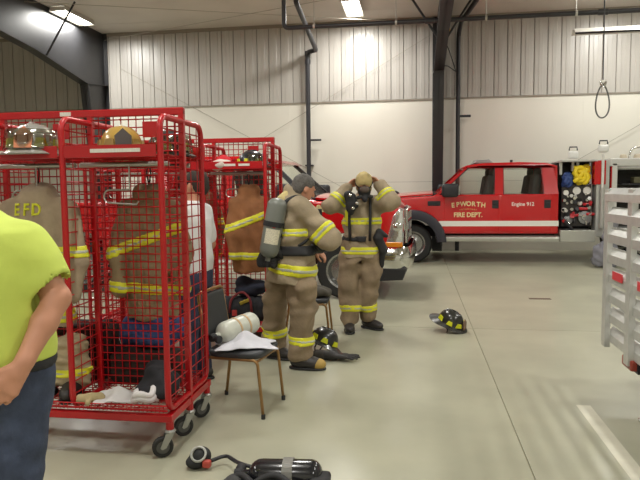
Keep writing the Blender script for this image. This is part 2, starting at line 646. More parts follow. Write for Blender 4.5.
YP = 12.6
pA = at(284, 24, YP)
pB = at(660, 13.5, YP)
zp = (pA.z + pB.z) / 2
root = empty('overhead_pipe', (pA.x, YP, zp), 0, 'long black pipe slung below the ceiling with an upturned end', 'pipe')
L = 12.5
MB().tube(path_round([(0, 0, CEIL - zp - 0.02), (0, 0, 0), (L, 0, 0)], 0.1), 0.045, 12).build('pipe_run', M_pipe, root, smooth=True, sharp=50)
for px in (314, 396, 486, 576):
    x = at(px, 20, YP).x - pA.x
    h = MB().tube([(x, 0, 0.05), (x, 0, CEIL - zp - 0.02)], 0.008, 6)
    h.lathe([(0.052, -0.02), (0.056, -0.02), (0.056, 0.02), (0.052, 0.02)], 14, Matrix.Translation((x, 0, 0)) @ Matrix.Rotation(math.pi / 2, 4, 'Y'))
    h.build('pipe_hanger', mat('galvanised', (186, 184, 176), rough=0.4, metal=0.5), root)
for x in (2.9, 6.1, 9.3):
    MB().lathe([(0.046, -0.09), (0.058, -0.085), (0.058, 0.085), (0.046, 0.09)], 14, Matrix.Translation((x, 0, 0)) @ Matrix.Rotation(math.pi / 2, 4, 'Y')).build('coupling', M_pipe, root, smooth=True, sharp=40)

# drop pipe on the back wall with its elbow and the run towards the ceiling
a = at(307.5, 52, 16.0)
b = at(316, 51, 15.9)
e = at(296, 2, 13.3)
root = empty('drop_pipe', (a.x, 16.0, 0), 0, 'black pipe dropping down the white wall from an elbow', 'pipe')
o = Vector((a.x, 16.0, 0))
MB().tube(path_round([(0, 0, 0), (0, 0, a.z), b - o + Vector((0, 0, 0.02)), e - o, e - o + Vector((0, 0, CEIL - e.z - 0.02)) if e.z < CEIL - 0.1 else e - o + Vector((-0.02, -0.1, 0))], 0.08), 0.058, 12).build('pipe_run', M_pipe, root, smooth=True, sharp=50)
for (dx, z) in ((0.0, a.z - 0.25), (0.0, a.z - 0.04)):
    MB().lathe([(0.059, -0.06), (0.075, -0.055), (0.075, 0.055), (0.059, 0.06)], 14, Matrix.Translation((dx, 0, z))).build('coupling', M_pipe, root, smooth=True, sharp=40)
hz = at(315, 140, 16.0).z
MB().box((0.18, 0.02, hz), (0.3, 0.03, 0.05), bevel=0.008).build('valve_bracket', M_pipe, root)
MB().box((0.0, 0.1, 2.2), (0.2, 0.16, 0.04)).build('wall_clip', M_pipe, root)

# pipe by the second column, bending forward under the ceiling
a = at(458.5, 45, 15.9)
e = at(478, -2, 13.0)
root = empty('riser_pipe', (a.x, 15.9, 0), 0, 'black riser pipe beside the black steel column', 'pipe')
o = Vector((a.x, 15.9, 0))
MB().tube(path_round([(0, 0, 0), (0, 0, at(458.5, 35, 15.9).z), at(461, 22, 15.4) - o, e - o, Vector((e.x, e.y, CEIL - 0.02)) - o], 0.2), 0.052, 12).build('pipe_run', M_pipe, root, smooth=True, sharp=50)
MB().box((0.16, 0.0, at(468, 116, 15.9).z), (0.3, 0.05, 0.06), bevel=0.01).build('valve_handle', M_pipe, root)
MB().tube([at(455, 71, 15.85) - o, at(448, 66, 15.6) - o, at(440, 65, 15.2) - o], 0.014, 6).build('support_arm', M_pipe, root)

# brass regulator hanging by the column
p = at(444.5, 33, 14.7)
root = empty('gas_regulator', p, 0, 'brass regulator cluster mounted high against the black column', 'regulator')
M_brass = mat('brass', (214, 176, 84), rough=0.35, metal=0.6)
MB().lathe([(0, -0.06), (0.05, -0.05), (0.07, 0), (0.05, 0.05), (0, 0.06)], 12).build('body', M_brass, root, smooth=True)
for s in (-1, 1):
    MB().lathe([(0, -0.015), (0.05, -0.015), (0.055, 0.0), (0.05, 0.015), (0, 0.015)], 14, Matrix.Translation((s * 0.075, -0.03, 0.06)) @ Matrix.Rotation(math.pi / 2, 4, 'X')).build('gauge', M_brass, root, smooth=True, sharp=40)
MB().tube([(0, 0, -0.05), (0, 0, -0.16)], 0.022, 8).build('outlet', M_brass, root)
MB().tube([(0, 0.02, 0.05), (0, 0.25, 0.3)], 0.03, 8).build('inlet', mat('blue_fitting', (30, 44, 92), rough=0.4), root)
q = at(456, 72, 15.7) - p
MB().tube(path_round([(0, 0, -0.15), at(449, 50, 14.9) - p, at(453, 62, 15.4) - p, q], 0.3), 0.012, 6).build('rubber_line', M_pipe, root, smooth=True)

# tube heater reflector, seen edge on
a = at(573, 34, 13.9)
root = empty('tube_heater', a, 0, 'white metal tube heater hung level below the ceiling', 'heater')
MB().prism([(-0.16, 0), (-0.08, 0.09), (0.08, 0.09), (0.16, 0), (0.15, 0), (0.075, 0.08), (-0.075, 0.08), (-0.15, 0)], 'x', 0, 5.5).build('reflector', mat('white_enamel', (236, 234, 226), rough=0.3), root)
MB().tube([(0.05, 0, 0.03), (5.45, 0, 0.03)], 0.04, 10).build('heater_tube', M_pipe, root, smooth=True)
for x in (0.6, 2.7, 4.9):
    MB().tube([(x, 0, 0.09), (x, 0, CEIL - a.z - 0.01)], 0.006, 6).build('hanger_rod', M_pipe, root)

# hose loop on a ceiling cord
p = at(603, 83, 12.0)
root = empty('hose_drop', p, 0, 'looped grey hose end hanging on a long ceiling cord', 'hose')
MB().tube([(0, 0, 0), (-0.01, 0, CEIL - p.z - 0.02)], 0.009, 6).build('cord', M_pipe, root)
lp = []
for i in range(33):
    t = 2 * math.pi * i / 32
    lp.append((0.115 * math.sin(t) * (1 - 0.15 * math.cos(t)), 0.02 * math.sin(2 * t), -0.33 + 0.29 * math.cos(t)))
MB().tube(lp[:-1], 0.014, 8, closed=True).build('hose_loop', mat('grey_hose', (92, 92, 88), rough=0.5), root, smooth=True)
M_chrome = mat('chrome', (214, 214, 212), rough=0.12, metal=1.0)
for s in (-1, 1):
    MB().lathe([(0, -0.05), (0.02, -0.05), (0.026, 0), (0.018, 0.05), (0, 0.05)], 10, Matrix.Translation((s * 0.03, 0, -0.02)) @ Matrix.Rotation(s * 0.4, 4, 'Y')).build('coupler', M_chrome, root, smooth=True, sharp=40)
MB().box((0, 0, 0.03), (0.07, 0.03, 0.05), bevel=0.01).build('hook_block', mat('white_block', (225, 222, 214)), root)
# ------------------------------------------------------------------ red gear racks
M_red = mat('red_enamel', (180, 11, 22), rough=0.32, spec=0.5, coat=0.25, noise=0.05, nscale=8)
M_label = mat('label_white', (226, 222, 214), rough=0.5, noise=0.08, nscale=120, stretch=(1, 1, 0.2))
M_bar = mat('zinc_bar', (176, 174, 168), rough=0.3, metal=0.75)
M_zinc = mat('zinc', (170, 170, 166), rough=0.35, metal=0.7)
M_rubber = mat('dark_rubber', (40, 40, 40), rough=0.7)
M_tread = mat('grey_wheel', (96, 96, 92), rough=0.6)
BAY, DEP = 0.615, 0.73          # bay width; whole depth (two sides back to back)
TOPZ, BASEZ = 2.05, 0.235
RT = 0.019
me_cache = {}
def put(key, make, name, material, parent, loc=(0, 0, 0), smooth=False):
    if key not in me_cache:
        o = make().build(name, material, parent, smooth=smooth, sharp=45 if smooth else None)
        me_cache[key] = o.data
    else:
        o = bpy.data.objects.new(name, me_cache[key])
        COL.objects.link(o)
        o.parent = parent
    o.location = loc
    return o

def mk_loop():
    r, z0, z1 = 0.075, BASEZ + 0.045, TOPZ - RT
    y0, y1 = RT, DEP - RT
    pts = []
    for (cy, cz, a0, a1) in ((y1 - r, z1 - r, 0, 90), (y0 + r, z1 - r, 90, 180), (y0 + r, z0 + r, 180, 270), (y1 - r, z0 + r, 270, 360)):
        pts += [(0, p[0], p[1]) for p in arc(cy, cz, r, a0, a1, 6)]
    return MB().tube(pts, RT, 10, closed=True)
def mk_post():
    return MB().box((0, DEP / 2, (BASEZ + 2.10) / 2), (0.036, 0.036, 2.10 - BASEZ), bevel=0.004, seg=1)
def mk_side_mesh():
    m = MB()
    z = BASEZ + 0.12
    while z < TOPZ - 0.06:
        m.tube([(0, 0.02, z), (0, DEP - 0.02, z)], 0.0045, 4, cap=False)
        z += 0.0765
    for k in range(1, 6):
        y = DEP * k / 6
        if k != 3:
            m.tube([(0.006, y, BASEZ + 0.05), (0.006, y, TOPZ - 0.03)], 0.0034, 4, cap=False)
    return m
def mk_back_mesh():
    m = MB()
    z = BASEZ + 0.09
    while z < 2.10:
        m.tube([(0, 0, z), (BAY, 0, z)], 0.0040, 4, cap=False)
        z += 0.0508
    for k in range(1, 12):
        m.tube([(BAY * k / 12, 0.006, BASEZ + 0.05), (BAY * k / 12, 0.006, 2.10)], 0.0040, 4, cap=False)
    return m
def mk_floor_mesh(z):
    def f():
        m = MB()
        for k in range(1, 12):
            m.tube([(BAY * k / 12, 0.0, z), (BAY * k / 12, DEP / 2, z)], 0.0040, 4, cap=False)
        for k in range(0, 8):
            y = 0.01 + (DEP / 2 - 0.03) * k / 7
            m.tube([(0.0, y, z - 0.006), (BAY, y, z - 0.006)], 0.0035, 4, cap=False)
        return m
    return f
SHELF = 1.822
def mk_lip():
    return MB().prism([(0.0, SHELF + 0.045), (0.003, SHELF + 0.045), (0.003, SHELF - 0.022), (0.03, SHELF - 0.022), (0.03, SHELF - 0.026), (0.0, SHELF - 0.026)], 'x', 0.02, BAY - 0.02)
def mk_bottom_lip():
    m = MB()
    for z in (BASEZ + 0.055, BASEZ + 0.078):
        m.tube([(0.0, 0, z), (BAY, 0, z)], 0.004, 4, cap=False)
    for k in range(1, 24):
        m.tube([(BAY * k / 24, 0, BASEZ + 0.04), (BAY * k / 24, 0, BASEZ + 0.08)], 0.003, 4, cap=False)
    return m
def mk_hook():
    p = [(0, 0, 0.0), (0, -0.02, -0.045), (-0.03, -0.025, -0.06)]
    m = MB()
    loop = [(-0.02, 0.0, 0.0), (-0.15, 0.0, 0.0)] + [(-0.15 + q[0], 0, -0.04 + q[1]) for q in arc(0, 0, 0.04, 90, 270, 7)] + [(-0.15, 0, -0.08), (0.02, 0, -0.09), (0.035, 0, -0.07)]
    m.tube(loop, 0.006, 8)
    m.tube([(-0.02, 0, 0), (-0.02, 0, 0.15)], 0.005, 6)
    return m
def mk_caster_fork():
    m = MB()
    m.tube([(0, 0, BASEZ - 0.02), (0, 0, 0.155)], 0.017, 10)
    m.lathe([(0, 0.168), (0.03, 0.166), (0.036, 0.155), (0.03, 0.145), (0, 0.145)], 14)
    for s in (-1, 1):
        m.prism([(-0.026, 0.15), (0.026, 0.15), (-0.028, 0.06), (-0.05, 0.052), (-0.062, 0.062)], 'y', s * 0.026 - 0.002, s * 0.026 + 0.002)
    return m
def mk_wheel():
    M = Matrix.Translation((-0.045, 0, 0.063)) @ Matrix.Rotation(math.pi / 2, 4, 'X')
    return MB().lathe([(0.040, -0.019), (0.058, -0.019), (0.063, -0.012), (0.063, 0.012), (0.058, 0.019), (0.040, 0.019)], 22, M)
def mk_hub():
    M = Matrix.Translation((-0.045, 0, 0.063)) @ Matrix.Rotation(math.pi / 2, 4, 'X')
    return MB().lathe([(0, -0.021), (0.013, -0.021), (0.015, -0.016), (0.041, -0.014), (0.041, 0.014), (0.015, 0.016), (0.013, 0.021), (0, 0.021)], 18, M)
def mk_red_stem():
    return MB().tube([(0, 0, BASEZ + 0.02), (0, 0, 0.158)], 0.024, 10)

def gear_rack(Xr, Yn, nb, label, rz=0.0):
    """open red gear rack, two sides back to back, on casters; local x runs left from the right end panel"""
    W = nb * BAY
    root = empty('gear_rack', (Xr, Yn, 0), rz, label, 'gear rack', 'mobile red gear racks')
    for i in range(nb + 1):
        x = -i * BAY
        lp = put('loop', mk_loop, 'end_frame' if i in (0, nb) else 'divider_frame', M_red, root, (x, 0, 0), True)
        put('post', mk_post, 'centre_post', M_red, root, (x, 0, 0))
        put('smesh', mk_side_mesh, 'wire_mesh', M_red, root, (x, 0, 0))
    MB().box((-W / 2, DEP / 2, 2.095), (W + 0.036, 0.04, 0.045), bevel=0.004, seg=1).build('top_beam', M_red, root)
    for (y, h) in ((0.02, 0.045), (DEP / 2, 0.045), (DEP - 0.02, 0.045)):
        MB().box((-W / 2, y, BASEZ), (W + 0.05, 0.04, h), bevel=0.004, seg=1).build('base_rail', M_red, root)
    for i in (0, nb):
        MB().box((-i * BAY, DEP / 2, BASEZ), (0.040, DEP - 0.082, 0.043)).build('base_cross_rail', M_red, root)
    for i in range(nb):
        x = -(i + 1) * BAY
        put('bmesh', mk_back_mesh, 'back_mesh', M_red, root, (x, DEP / 2, 0))
        for half in (0, 1):
            def P(key, mk, nm, mt, dz=0, sm=False):
                o = put(key, mk, nm, mt, root, (x, 0, 0), sm)
                if half:
                    o.rotation_euler = (0, 0, math.pi)
                    o.location = (x + BAY, DEP, 0)
                return o
            P('floor', mk_floor_mesh(BASEZ + 0.05), 'floor_mesh', M_red)
            P('shelf', mk_floor_mesh(SHELF - 0.012), 'shelf_mesh', M_red)
            lip = P('lip', mk_lip, 'shelf_lip', M_red)
            P('blip', mk_bottom_lip, 'bottom_lip', M_red)
        # name strips on the near lip
        for (xa, xb) in (((0.19, 0.50),) if nb == 3 and i < 3 and Yn < 5 else ((0.17, 0.33), (0.36, 0.47))):
            MB().box((x + (xa + xb) / 2, -0.002, SHELF + 0.012), (xb - xa, 0.003, 0.022)).build('name_strip', M_label, root)
        for s, yy in ((0.19, 'near'), (DEP - 0.19, 'far')):
            MB().tube([(x + 0.02, s, 1.76), (x + BAY - 0.02, s, 1.76)], 0.0155, 10).build('hanging_bar', M_bar, root, smooth=True, sharp=50)
        hk = put('hook', mk_hook, 'wire_hook', M_bar, root, (x + 0.37, 0.16, 1.605), True)
    for i in range(nb):
        MB().box((-(i + 0.32) * BAY, DEP / 2 - 0.02, 1.985), (0.11, 0.006, 0.10)).build('number_plate', M_red, root)
    MB().box((-1.26 * BAY, DEP / 2 - 0.022, 2.095), (0.075, 0.004, 0.026)).build('top_tag', M_label, root)
    for i in range(0, nb + 1):
        for y in (0.03, DEP / 2, DEP - 0.03):
            if i in (0, nb):
                st = put('stem', mk_red_stem, 'caster', M_red, root, (-i * BAY, y, 0))
                st.rotation_euler = (0, 0, 0.5 + 0.4 * y)
                put('fork', mk_caster_fork, 'fork', M_zinc, st)
                put('wheel', mk_wheel, 'tyre', M_rubber, st, smooth=True)
                put('hub', mk_hub, 'hub', M_tread, st, smooth=True)
    return root
R1X, R1Y = -1.455, 3.42
R2X, R2Y = -1.41, 5.78
rack1 = gear_rack(R1X, R1Y, 3, 'red wire gear rack with the EFD coat hanging in it')
rack2 = gear_rack(R2X, R2Y, 3, 'red wire gear rack with a black duffel bag on its floor')
# ------------------------------------------------------------------ trucks (local x forward, y left, origin under the front axle)
M_paint = mat('red_paint', (194, 12, 22), rough=0.22, spec=0.5, coat=0.7, noise=0.02, nscale=2)
M_trimblk = mat('black_plastic', (36, 36, 40), rough=0.5)
M_tyre = mat('tyre', (34, 34, 34), rough=0.75, noise=0.1, nscale=30)
M_rim = mat('steel_rim', (150, 150, 148), rough=0.25, metal=0.8)
M_white = mat('white_vinyl', (236, 234, 226), rough=0.4)
M_gold = mat('gold_leaf', (226, 212, 158), rough=0.4)
M_amber = mat('amber_lens', (232, 140, 30), rough=0.25)
M_lens = mat('headlamp_lens', (226, 228, 230), rough=0.12, metal=0.85, bump=0.4, bscale=9)
M_dark = mat('dark_interior', (32, 32, 34), rough=0.8)
M_seat = mat('seat_cloth', (62, 62, 62), rough=0.9)
M_alum = mat('aluminium', (196, 196, 192), rough=0.34, metal=0.45, noise=0.06, nscale=14)
M_tread_plate = mat('tread_plate', (190, 190, 182), rough=0.3, metal=0.5, bump=0.5, bscale=70)
G_win = glass('cab_glass', (249, 252, 248), 0.06, 0.02)
RW = 0.41
VIS = 1

def wheel(parent, x, y, wide=0.26, steer=0.0):
    s = 1 if y > 0 else -1
    M = Matrix.Translation((x, y, RW)) @ Matrix.Rotation(steer, 4, 'Z') @ Matrix.Rotation(-s * math.pi / 2, 4, 'X')
    w = wide / 2
    ty = MB(M)
    ty.lathe([(0.26, -w), (0.37, -w), (0.40, -w * 0.8), (RW, -w * 0.6), (RW, w * 0.6), (0.40, w * 0.8), (0.37, w), (0.26, w)], 32)
    t = ty.build('wheel', M_tyre, parent, smooth=True, sharp=40)
    MB(M).lathe([(0, w * 0.45), (0.05, w * 0.5), (0.07, w * 0.45), (0.10, w * 0.3), (0.20, w * 0.25), (0.235, w * 0.9), (0.262, w * 1.02), (0.262, -w), (0.22, -w), (0.2, 0.0), (0, 0.0)], 28).build('rim', M_rim, t, smooth=True, sharp=35)
    if y * VIS > 0:
        for k in range(8):
            a = k * math.pi / 4
            MB(M).lathe([(0, w * 0.42), (0.012, w * 0.42), (0.012, w * 0.2)], 6, Matrix.Translation((0.085 * math.cos(a), 0.085 * math.sin(a), 0.01))).build('lug_nut', M_rim, t)

def letter_row(mb, s, size, side, x0, z0, y, arch=0.0, spacing=0.78, bold=0.006, xs=0.95, depth=0.002):
    """upright lettering on a body side; reads left to right for someone facing that side"""
    if not arch:
        sx = -1 if side > 0 else 1
        R = Matrix((Vector((sx, 0, 0)), Vector((0, 0, 1)), Vector((0, side, 0)))).transposed().to_4x4()
        return mb.text(s, size, Matrix.Translation((x0, y, z0)) @ R, depth, bold, xs)
    wid = [0.55 if ch in 'I.1' else (1.25 if ch in 'WM' else (0.5 if ch == ' ' else 1.0)) for ch in s]
    tot = sum(wid) * size * spacing
    u = -tot / 2
    for ch, w in zip(s, wid):
        c = u + w * size * spacing / 2
        f = c / (tot / 2)
        # facing +y side (left): reader's right is -x ; facing -y side: reader's right is +x
        sx = -1 if side > 0 else 1
        xa = Vector((sx, 0, 0)); za = Vector((0, 0, 1)); na = Vector((0, side, 0))
        R = Matrix((xa, za, na)).transposed().to_4x4()
        if ch != ' ':
            M = Matrix.Translation((x0 + sx * c, y, z0 + arch * (1 - f * f))) @ R @ Matrix.Rotation(-f * arch * 3.0, 4, 'Z')
            mb.text(ch, size, M, depth, bold, xs)
        u += w * size * spacing

def super_cab(root, vis, flares, ax=0.0):
    """crew cab front end and cab; vis = +1/-1: side seen in the picture"""
    HW = 0.985
    # lower body sides and floor pan with arch
    archp = arc(ax, RW + 0.02, 0.52, 180, 0, 14)
    prof = [(-2.95, 1.44), (-2.95, 0.62), (-0.62 + ax, 0.62)] + archp[0:] + [(0.60 + ax, 0.62), (0.76, 0.66), (0.80, 0.80), (0.80, 1.24), (0.72, 1.33), (0.2, 1.385), (-0.42, 1.42), (-0.46, 1.44)]
    MB().prism(prof, 'y', -HW, HW, bevel=0.04, seg=3).build('body_shell', M_paint, root, smooth=True, sharp=35)
    # hood: raised centre with a soft crown
    def hood(u, v):
        x = 0.80 - 1.22 * u
        y = (v - 0.5) * 2 * 0.90
        z = 1.325 + 0.115 * u ** 0.7 + 0.06 * (1 - abs(v - 0.5) * 2) ** 0.5 - 0.10 * max(0, 1 - u * 9)
        return (x, y, z)
    MB().grid(hood, 16, 15, thick=0.03).build('hood', M_paint, root, smooth=True, sharp=60)
    # grille, lamps, bumper
    g = MB().box((0.80, 0, 1.03), (0.10, 1.06, 0.52), bevel=0.03)
    gr = g.build('grille', M_trimblk, root)
    sur = MB()
    for z in (0.80, 0.95, 1.10, 1.26):
        sur.box((0.865, 0, z), (0.05, 1.10, 0.055), bevel=0.015)
    for s in (-1, 1):
        sur.box((0.865, s * 0.53, 1.03), (0.05, 0.06, 0.52), bevel=0.015)
        sur.box((0.865, s * 0.18, 1.03), (0.04, 0.04, 0.48), bevel=0.01)
    sur.build('chrome_bars', M_chrome, gr)
    MB().lathe([(0, 0.012), (0.10, 0.01), (0.115, 0)], 20, Matrix.Translation((0.885, 0, 0.985)) @ Matrix.Rotation(math.pi / 2, 4, 'Y') @ Matrix.Diagonal((0.6, 1.4, 1, 1))).build('oval_badge', mat('badge_blue', (90, 92, 100), rough=0.3), gr)
    for s in (-1, 1):
        h = MB()
        h.prism([(0.60, 0.80), (0.84, 0.78), (0.85, 1.28), (0.79, 1.31), (0.70, 1.20)], 'y', s * 0.585, s * 0.994, bevel=0.02)
        hl = h.build('headlamp', M_lens, root, smooth=True, sharp=30)
        MB().lathe([(0, 0.02), (0.085, 0.012), (0.10, 0)], 18, Matrix.Translation((0.848, s * 0.74, 1.08)) @ Matrix.Rotation(math.pi / 2, 4, 'Y')).build('reflector', M_chrome, hl, smooth=True)
        MB().lathe([(0, 0.015), (0.05, 0.010), (0.065, 0)], 16, Matrix.Translation((0.765, s * 0.994, 1.05)) @ Matrix.Rotation(-s * math.pi / 2, 4, 'X')).build('side_reflector', M_chrome, hl, smooth=True)
        MB().box((0.72, s * 0.92, 0.80), (0.24, 0.16, 0.075), bevel=0.015).build('turn_signal', M_amber, hl)
    path = [(0.50, 1.005)] + [(0.50 + 0.28 * i / 4, 1.005) for i in range(1, 5)] + [(0.78 + 0.15 * math.sin(t), 0.855 + 0.15 * math.cos(t)) for t in (0.3, 0.65, 1.0, 1.3)] + [(0.94, 0.74), (0.955, 0.4), (0.96, 0.0)]
    path = path + [(x, -y) for (x, y) in path[-2::-1]]
    def bump(u, v):
        k = u * (len(path) - 1)
        i = min(int(k), len(path) - 2)
        f_ = k - i
        x = path[i][0] * (1 - f_) + path[i + 1][0] * f_
        y = path[i][1] * (1 - f_) + path[i + 1][1] * f_
        q = 1 - 0.05 * (2 * v - 1) ** 2
        return (x - (1 - q) * 0.6, y * q, 0.45 + 0.30 * v)
    MB().grid(bump, len(path), 6, thick=0.02).build('bumper', M_chrome, root, smooth=True, sharp=50)
    MB().prism([(0.50, 0.27), (0.84, 0.29), (0.90, 0.46), (0.50, 0.47)], 'y', -0.985, 0.985, bevel=0.02).build('valance', M_trimblk, root)
    # greenhouse
    SZ, TZ = 1.44, 2.02
    HT = 0.80
    def pil(x0, x1, w0, w1, s, nm, mt=M_paint):
        vs_ = []
        for (x, w, z, hw) in ((x0, w0, SZ - 0.01, HW - 0.03), (x1, w1, TZ + 0.02, HT)):
            for dx in (-w / 2, w / 2):
                for dy in (0, -0.07):
                    vs_.append((x + dx, s * (hw + dy), z))
        return MB().add(vs_, [(0, 1, 3, 2), (4, 6, 7, 5), (0, 4, 5, 1), (2, 3, 7, 6), (0, 2, 6, 4), (1, 5, 7, 3)]).build(nm, mt, root)
    for s in (-1, 1):
        pil(-0.50, -1.16, 0.085, 0.075, s, 'windscreen_pillar', M_paint if flares else M_trimblk)
        pil(-1.77, -1.78, 0.20, 0.18, s, 'door_pillar')
        pil(-2.80, -2.75, 0.30, 0.26, s, 'rear_pillar')
        for (xa, xb, ta, tb) in ((-0.55, -1.68, -1.19, -1.69), (-1.86, -2.66, -1.86, -2.63)):
            def pane(u, v, xa=xa, xb=xb, ta=ta, tb=tb, s=s):
                x = (xa + (xb - xa) * u) * (1 - v) + (ta + (tb - ta) * u) * v
                return (x, s * ((HW - 0.06) * (1 - v) + (HT - 0.03) * v), SZ - 0.01 + (TZ - SZ + 0.02) * v)
            MB().grid(pane, 2, 2).build('side_window', G_win, root)
            fr = [pane(0, 0), pane(1, 0), pane(1, 1), pane(0, 1)]
            MB().tube([(p[0], p[1] + s * 0.022, p[2]) for p in fr], 0.016, 6, closed=True).build('window_seal', M_trimblk, root)
    roofp = [(-0.98, 1.985), (-1.12, 2.05), (-1.45, 2.095), (-2.2, 2.105), (-2.75, 2.08), (-2.93, 2.02), (-2.93, 1.985)]
    MB().prism(roofp, 'y', -HT - 0.03, HT + 0.03, bevel=0.05, seg=3).build('roof', M_paint, root, smooth=True, sharp=40)
    MB().prism([(-2.90, 1.40), (-2.95, 1.40), (-2.93, 2.02), (-2.88, 2.02)], 'y', -0.86, 0.86).build('cab_back', M_paint, root)
    def ws(u, v):
        y = (u - 0.5) * 2
        return (-0.46 - 0.64 * v + 0.06 * (1 - y * y), y * (0.94 * (1 - v) + 0.78 * v), 1.43 + 0.58 * v)
    MB().grid(ws, 9, 5).build('windscreen', G_win, root, smooth=True)
    for s in (-0.3, 0.45):
        MB().tube([(-0.40, s, 1.47), (-0.47, s + 0.5, 1.51)], 0.012, 6).build('wiper', M_trimblk, root)
    MB().box((-0.42, 0, 1.455), (0.22, 1.7, 0.03), bevel=0.01).build('cowl', M_trimblk, root)
    # inside
    MB().box((-0.75, 0, 1.36), (0.5, 1.7, 0.16), bevel=0.05).build('dashboard', M_dark, root)
    for x in (-1.62, -2.55):
        for s in (-1, 1):
            st = MB().box((x, s * 0.42, 1.50), (0.16, 0.52, 0.70), rot=(0, -0.16, 0), bevel=0.05).build('seat_back', M_seat, root)
            MB().box((x - 0.07, s * 0.42, 1.90), (0.11, 0.28, 0.17), bevel=0.04).build('headrest', M_seat, st)
    ring = [(0.19 * math.cos(t) * 0.35, 0.19 * math.sin(t), 0.19 * math.cos(t)) for t in [2 * math.pi * i / 20 for i in range(20)]]
    MB(Matrix.Translation((-1.0, 0.42, 1.44))).tube(ring, 0.016, 6, closed=True).build('steering_wheel', M_dark, root)
    # doors, handles, mirrors, steps
    for s in (-1, 1):
        for (xa, xb) in ((-0.64, -1.765), (-1.785, -2.80)):
            d = MB().prism([(xa, 0.66), (xa - 0.02 if xa < -1 else xa - 0.02, 1.425), (xb, 1.425), (xb, 0.66)], 'y', s * (HW - 0.01), s * (HW + 0.008), bevel=0.006, seg=1).build('door', M_paint, root)
            hx = xb + 0.075
            MB().box((hx, s * (HW + 0.012), 1.235), (0.13, 0.02, 0.17), bevel=0.02).build('handle_bezel', M_trimblk, d)
            MB().box((hx, s * (HW + 0.032), 1.25), (0.12, 0.02, 0.035), bevel=0.01).build('door_handle', M_trimblk, d)
        MB().box(((-0.54 - 2.95) / 2, s * (HW + 0.010), 0.835), (2.41, 0.004, 0.11)).build('white_stripe', M_white, root)
        st = MB().prism([(s * (HW - 0.08), 0.50), (s * (HW + 0.10), 0.47), (s * (HW + 0.12), 0.53), (s * (HW + 0.10), 0.56), (s * (HW - 0.08), 0.58)], 'x', -2.95, -0.66).build('running_board', M_tread_plate, root)
        mr = MB().box((-0.76, s * (HW + 0.21), 1.53), (0.34, 0.24, 0.28), bevel=0.06, seg=3).build('side_mirror', M_trimblk, root, smooth=True, sharp=40)
        MB().tube([(-0.80, s * (HW - 0.04), 1.46), (-0.66, s * (HW + 0.12), 1.50)], 0.045, 8).build('mirror_arm', M_trimblk, mr)
        MB().box((-0.935, s * (HW + 0.21), 1.53), (0.012, 0.16, 0.19)).build('mirror_glass', M_chrome, mr)
        MB().box((-0.44, s * (HW + 0.004), 1.26), (0.26, 0.02, 0.10), bevel=0.01).build('fender_vent', M_trimblk, root)
        if flares:
            fo = arc(0, RW + 0.02, 0.70, 178, 4, 16)
            fi = arc(0, RW + 0.02, 0.50, 4, 178, 16)
            MB().prism(fo + fi, 'y', s * (HW - 0.03), s * (HW + 0.17), bevel=0.03).build('fender_flare', mat('flare_plastic', (44, 44, 54), rough=0.45), root, smooth=True, sharp=40)
            MB().box((-0.60, s * (HW + 0.03), 0.49), (0.02, 0.24, 0.22)).build('mud_flap', M_trimblk, root)
    # chassis
    for s in (-1, 1):
        MB().box((-2.0, s * 0.42, 0.62), (5.2, 0.09, 0.18)).build('frame_rail', M_dark, root)
    MB().tube([(ax, -0.8, RW), (ax, 0.8, RW)], 0.06, 8).build('front_axle', M_dark, root)
    for y in (-0.86, 0.86):
        wheel(root, ax, y)

# ---- crew cab engine by the back wall, facing left
p = at(417, 262, 13.25)
T2 = empty('fire_engine', (p.x - 0.09, 14.25, 0), math.pi, 'red crew cab fire engine lettered EPWORTH FIRE DEPT.', 'truck')
super_cab(T2, 1, True)
yl = 0.985 + 0.009
tx = MB()
letter_row(tx, 'EPWORTH', 0.135, 1, -1.14, 1.165, yl, arch=0.04, spacing=0.72, bold=0.004)
tx.build('door_lettering', M_gold, T2, label='gold lettering EPWORTH')
tx = MB(); letter_row(tx, 'volunteer', 0.055, 1, -1.14, 1.105, yl, arch=0.02, spacing=0.75, bold=0.002); tx.build('door_lettering', mat('gold_dim', (206, 150, 84), rough=0.4), T2)
tx = MB(); letter_row(tx, 'FIRE DEPT.', 0.132, 1, -1.14, 0.975, yl, bold=0.004, xs=0.95); tx.build('door_lettering', M_gold, T2, label='gold lettering FIRE DEPT.')
tx = MB(); letter_row(tx, 'Engine 912', 0.108, 1, -2.24, 1.20, yl, spacing=0.60, bold=0.0015); tx.build('door_lettering', M_white, T2, label='white lettering Engine 912')
bc = MB().prism([(-1.27, 2.09), (-1.33, 2.17), (-1.60, 2.18), (-1.70, 2.09)], 'y', -0.25, 0.62, bevel=0.03).build('light_bar', mat('beacon_grey', (150, 150, 148), rough=0.25), T2, smooth=True, sharp=40)
MB().tube([(-2.1, 0.3, 2.09), (-2.1, 0.3, 2.17)], 0.03, 8).build('antenna_base', M_trimblk, T2)
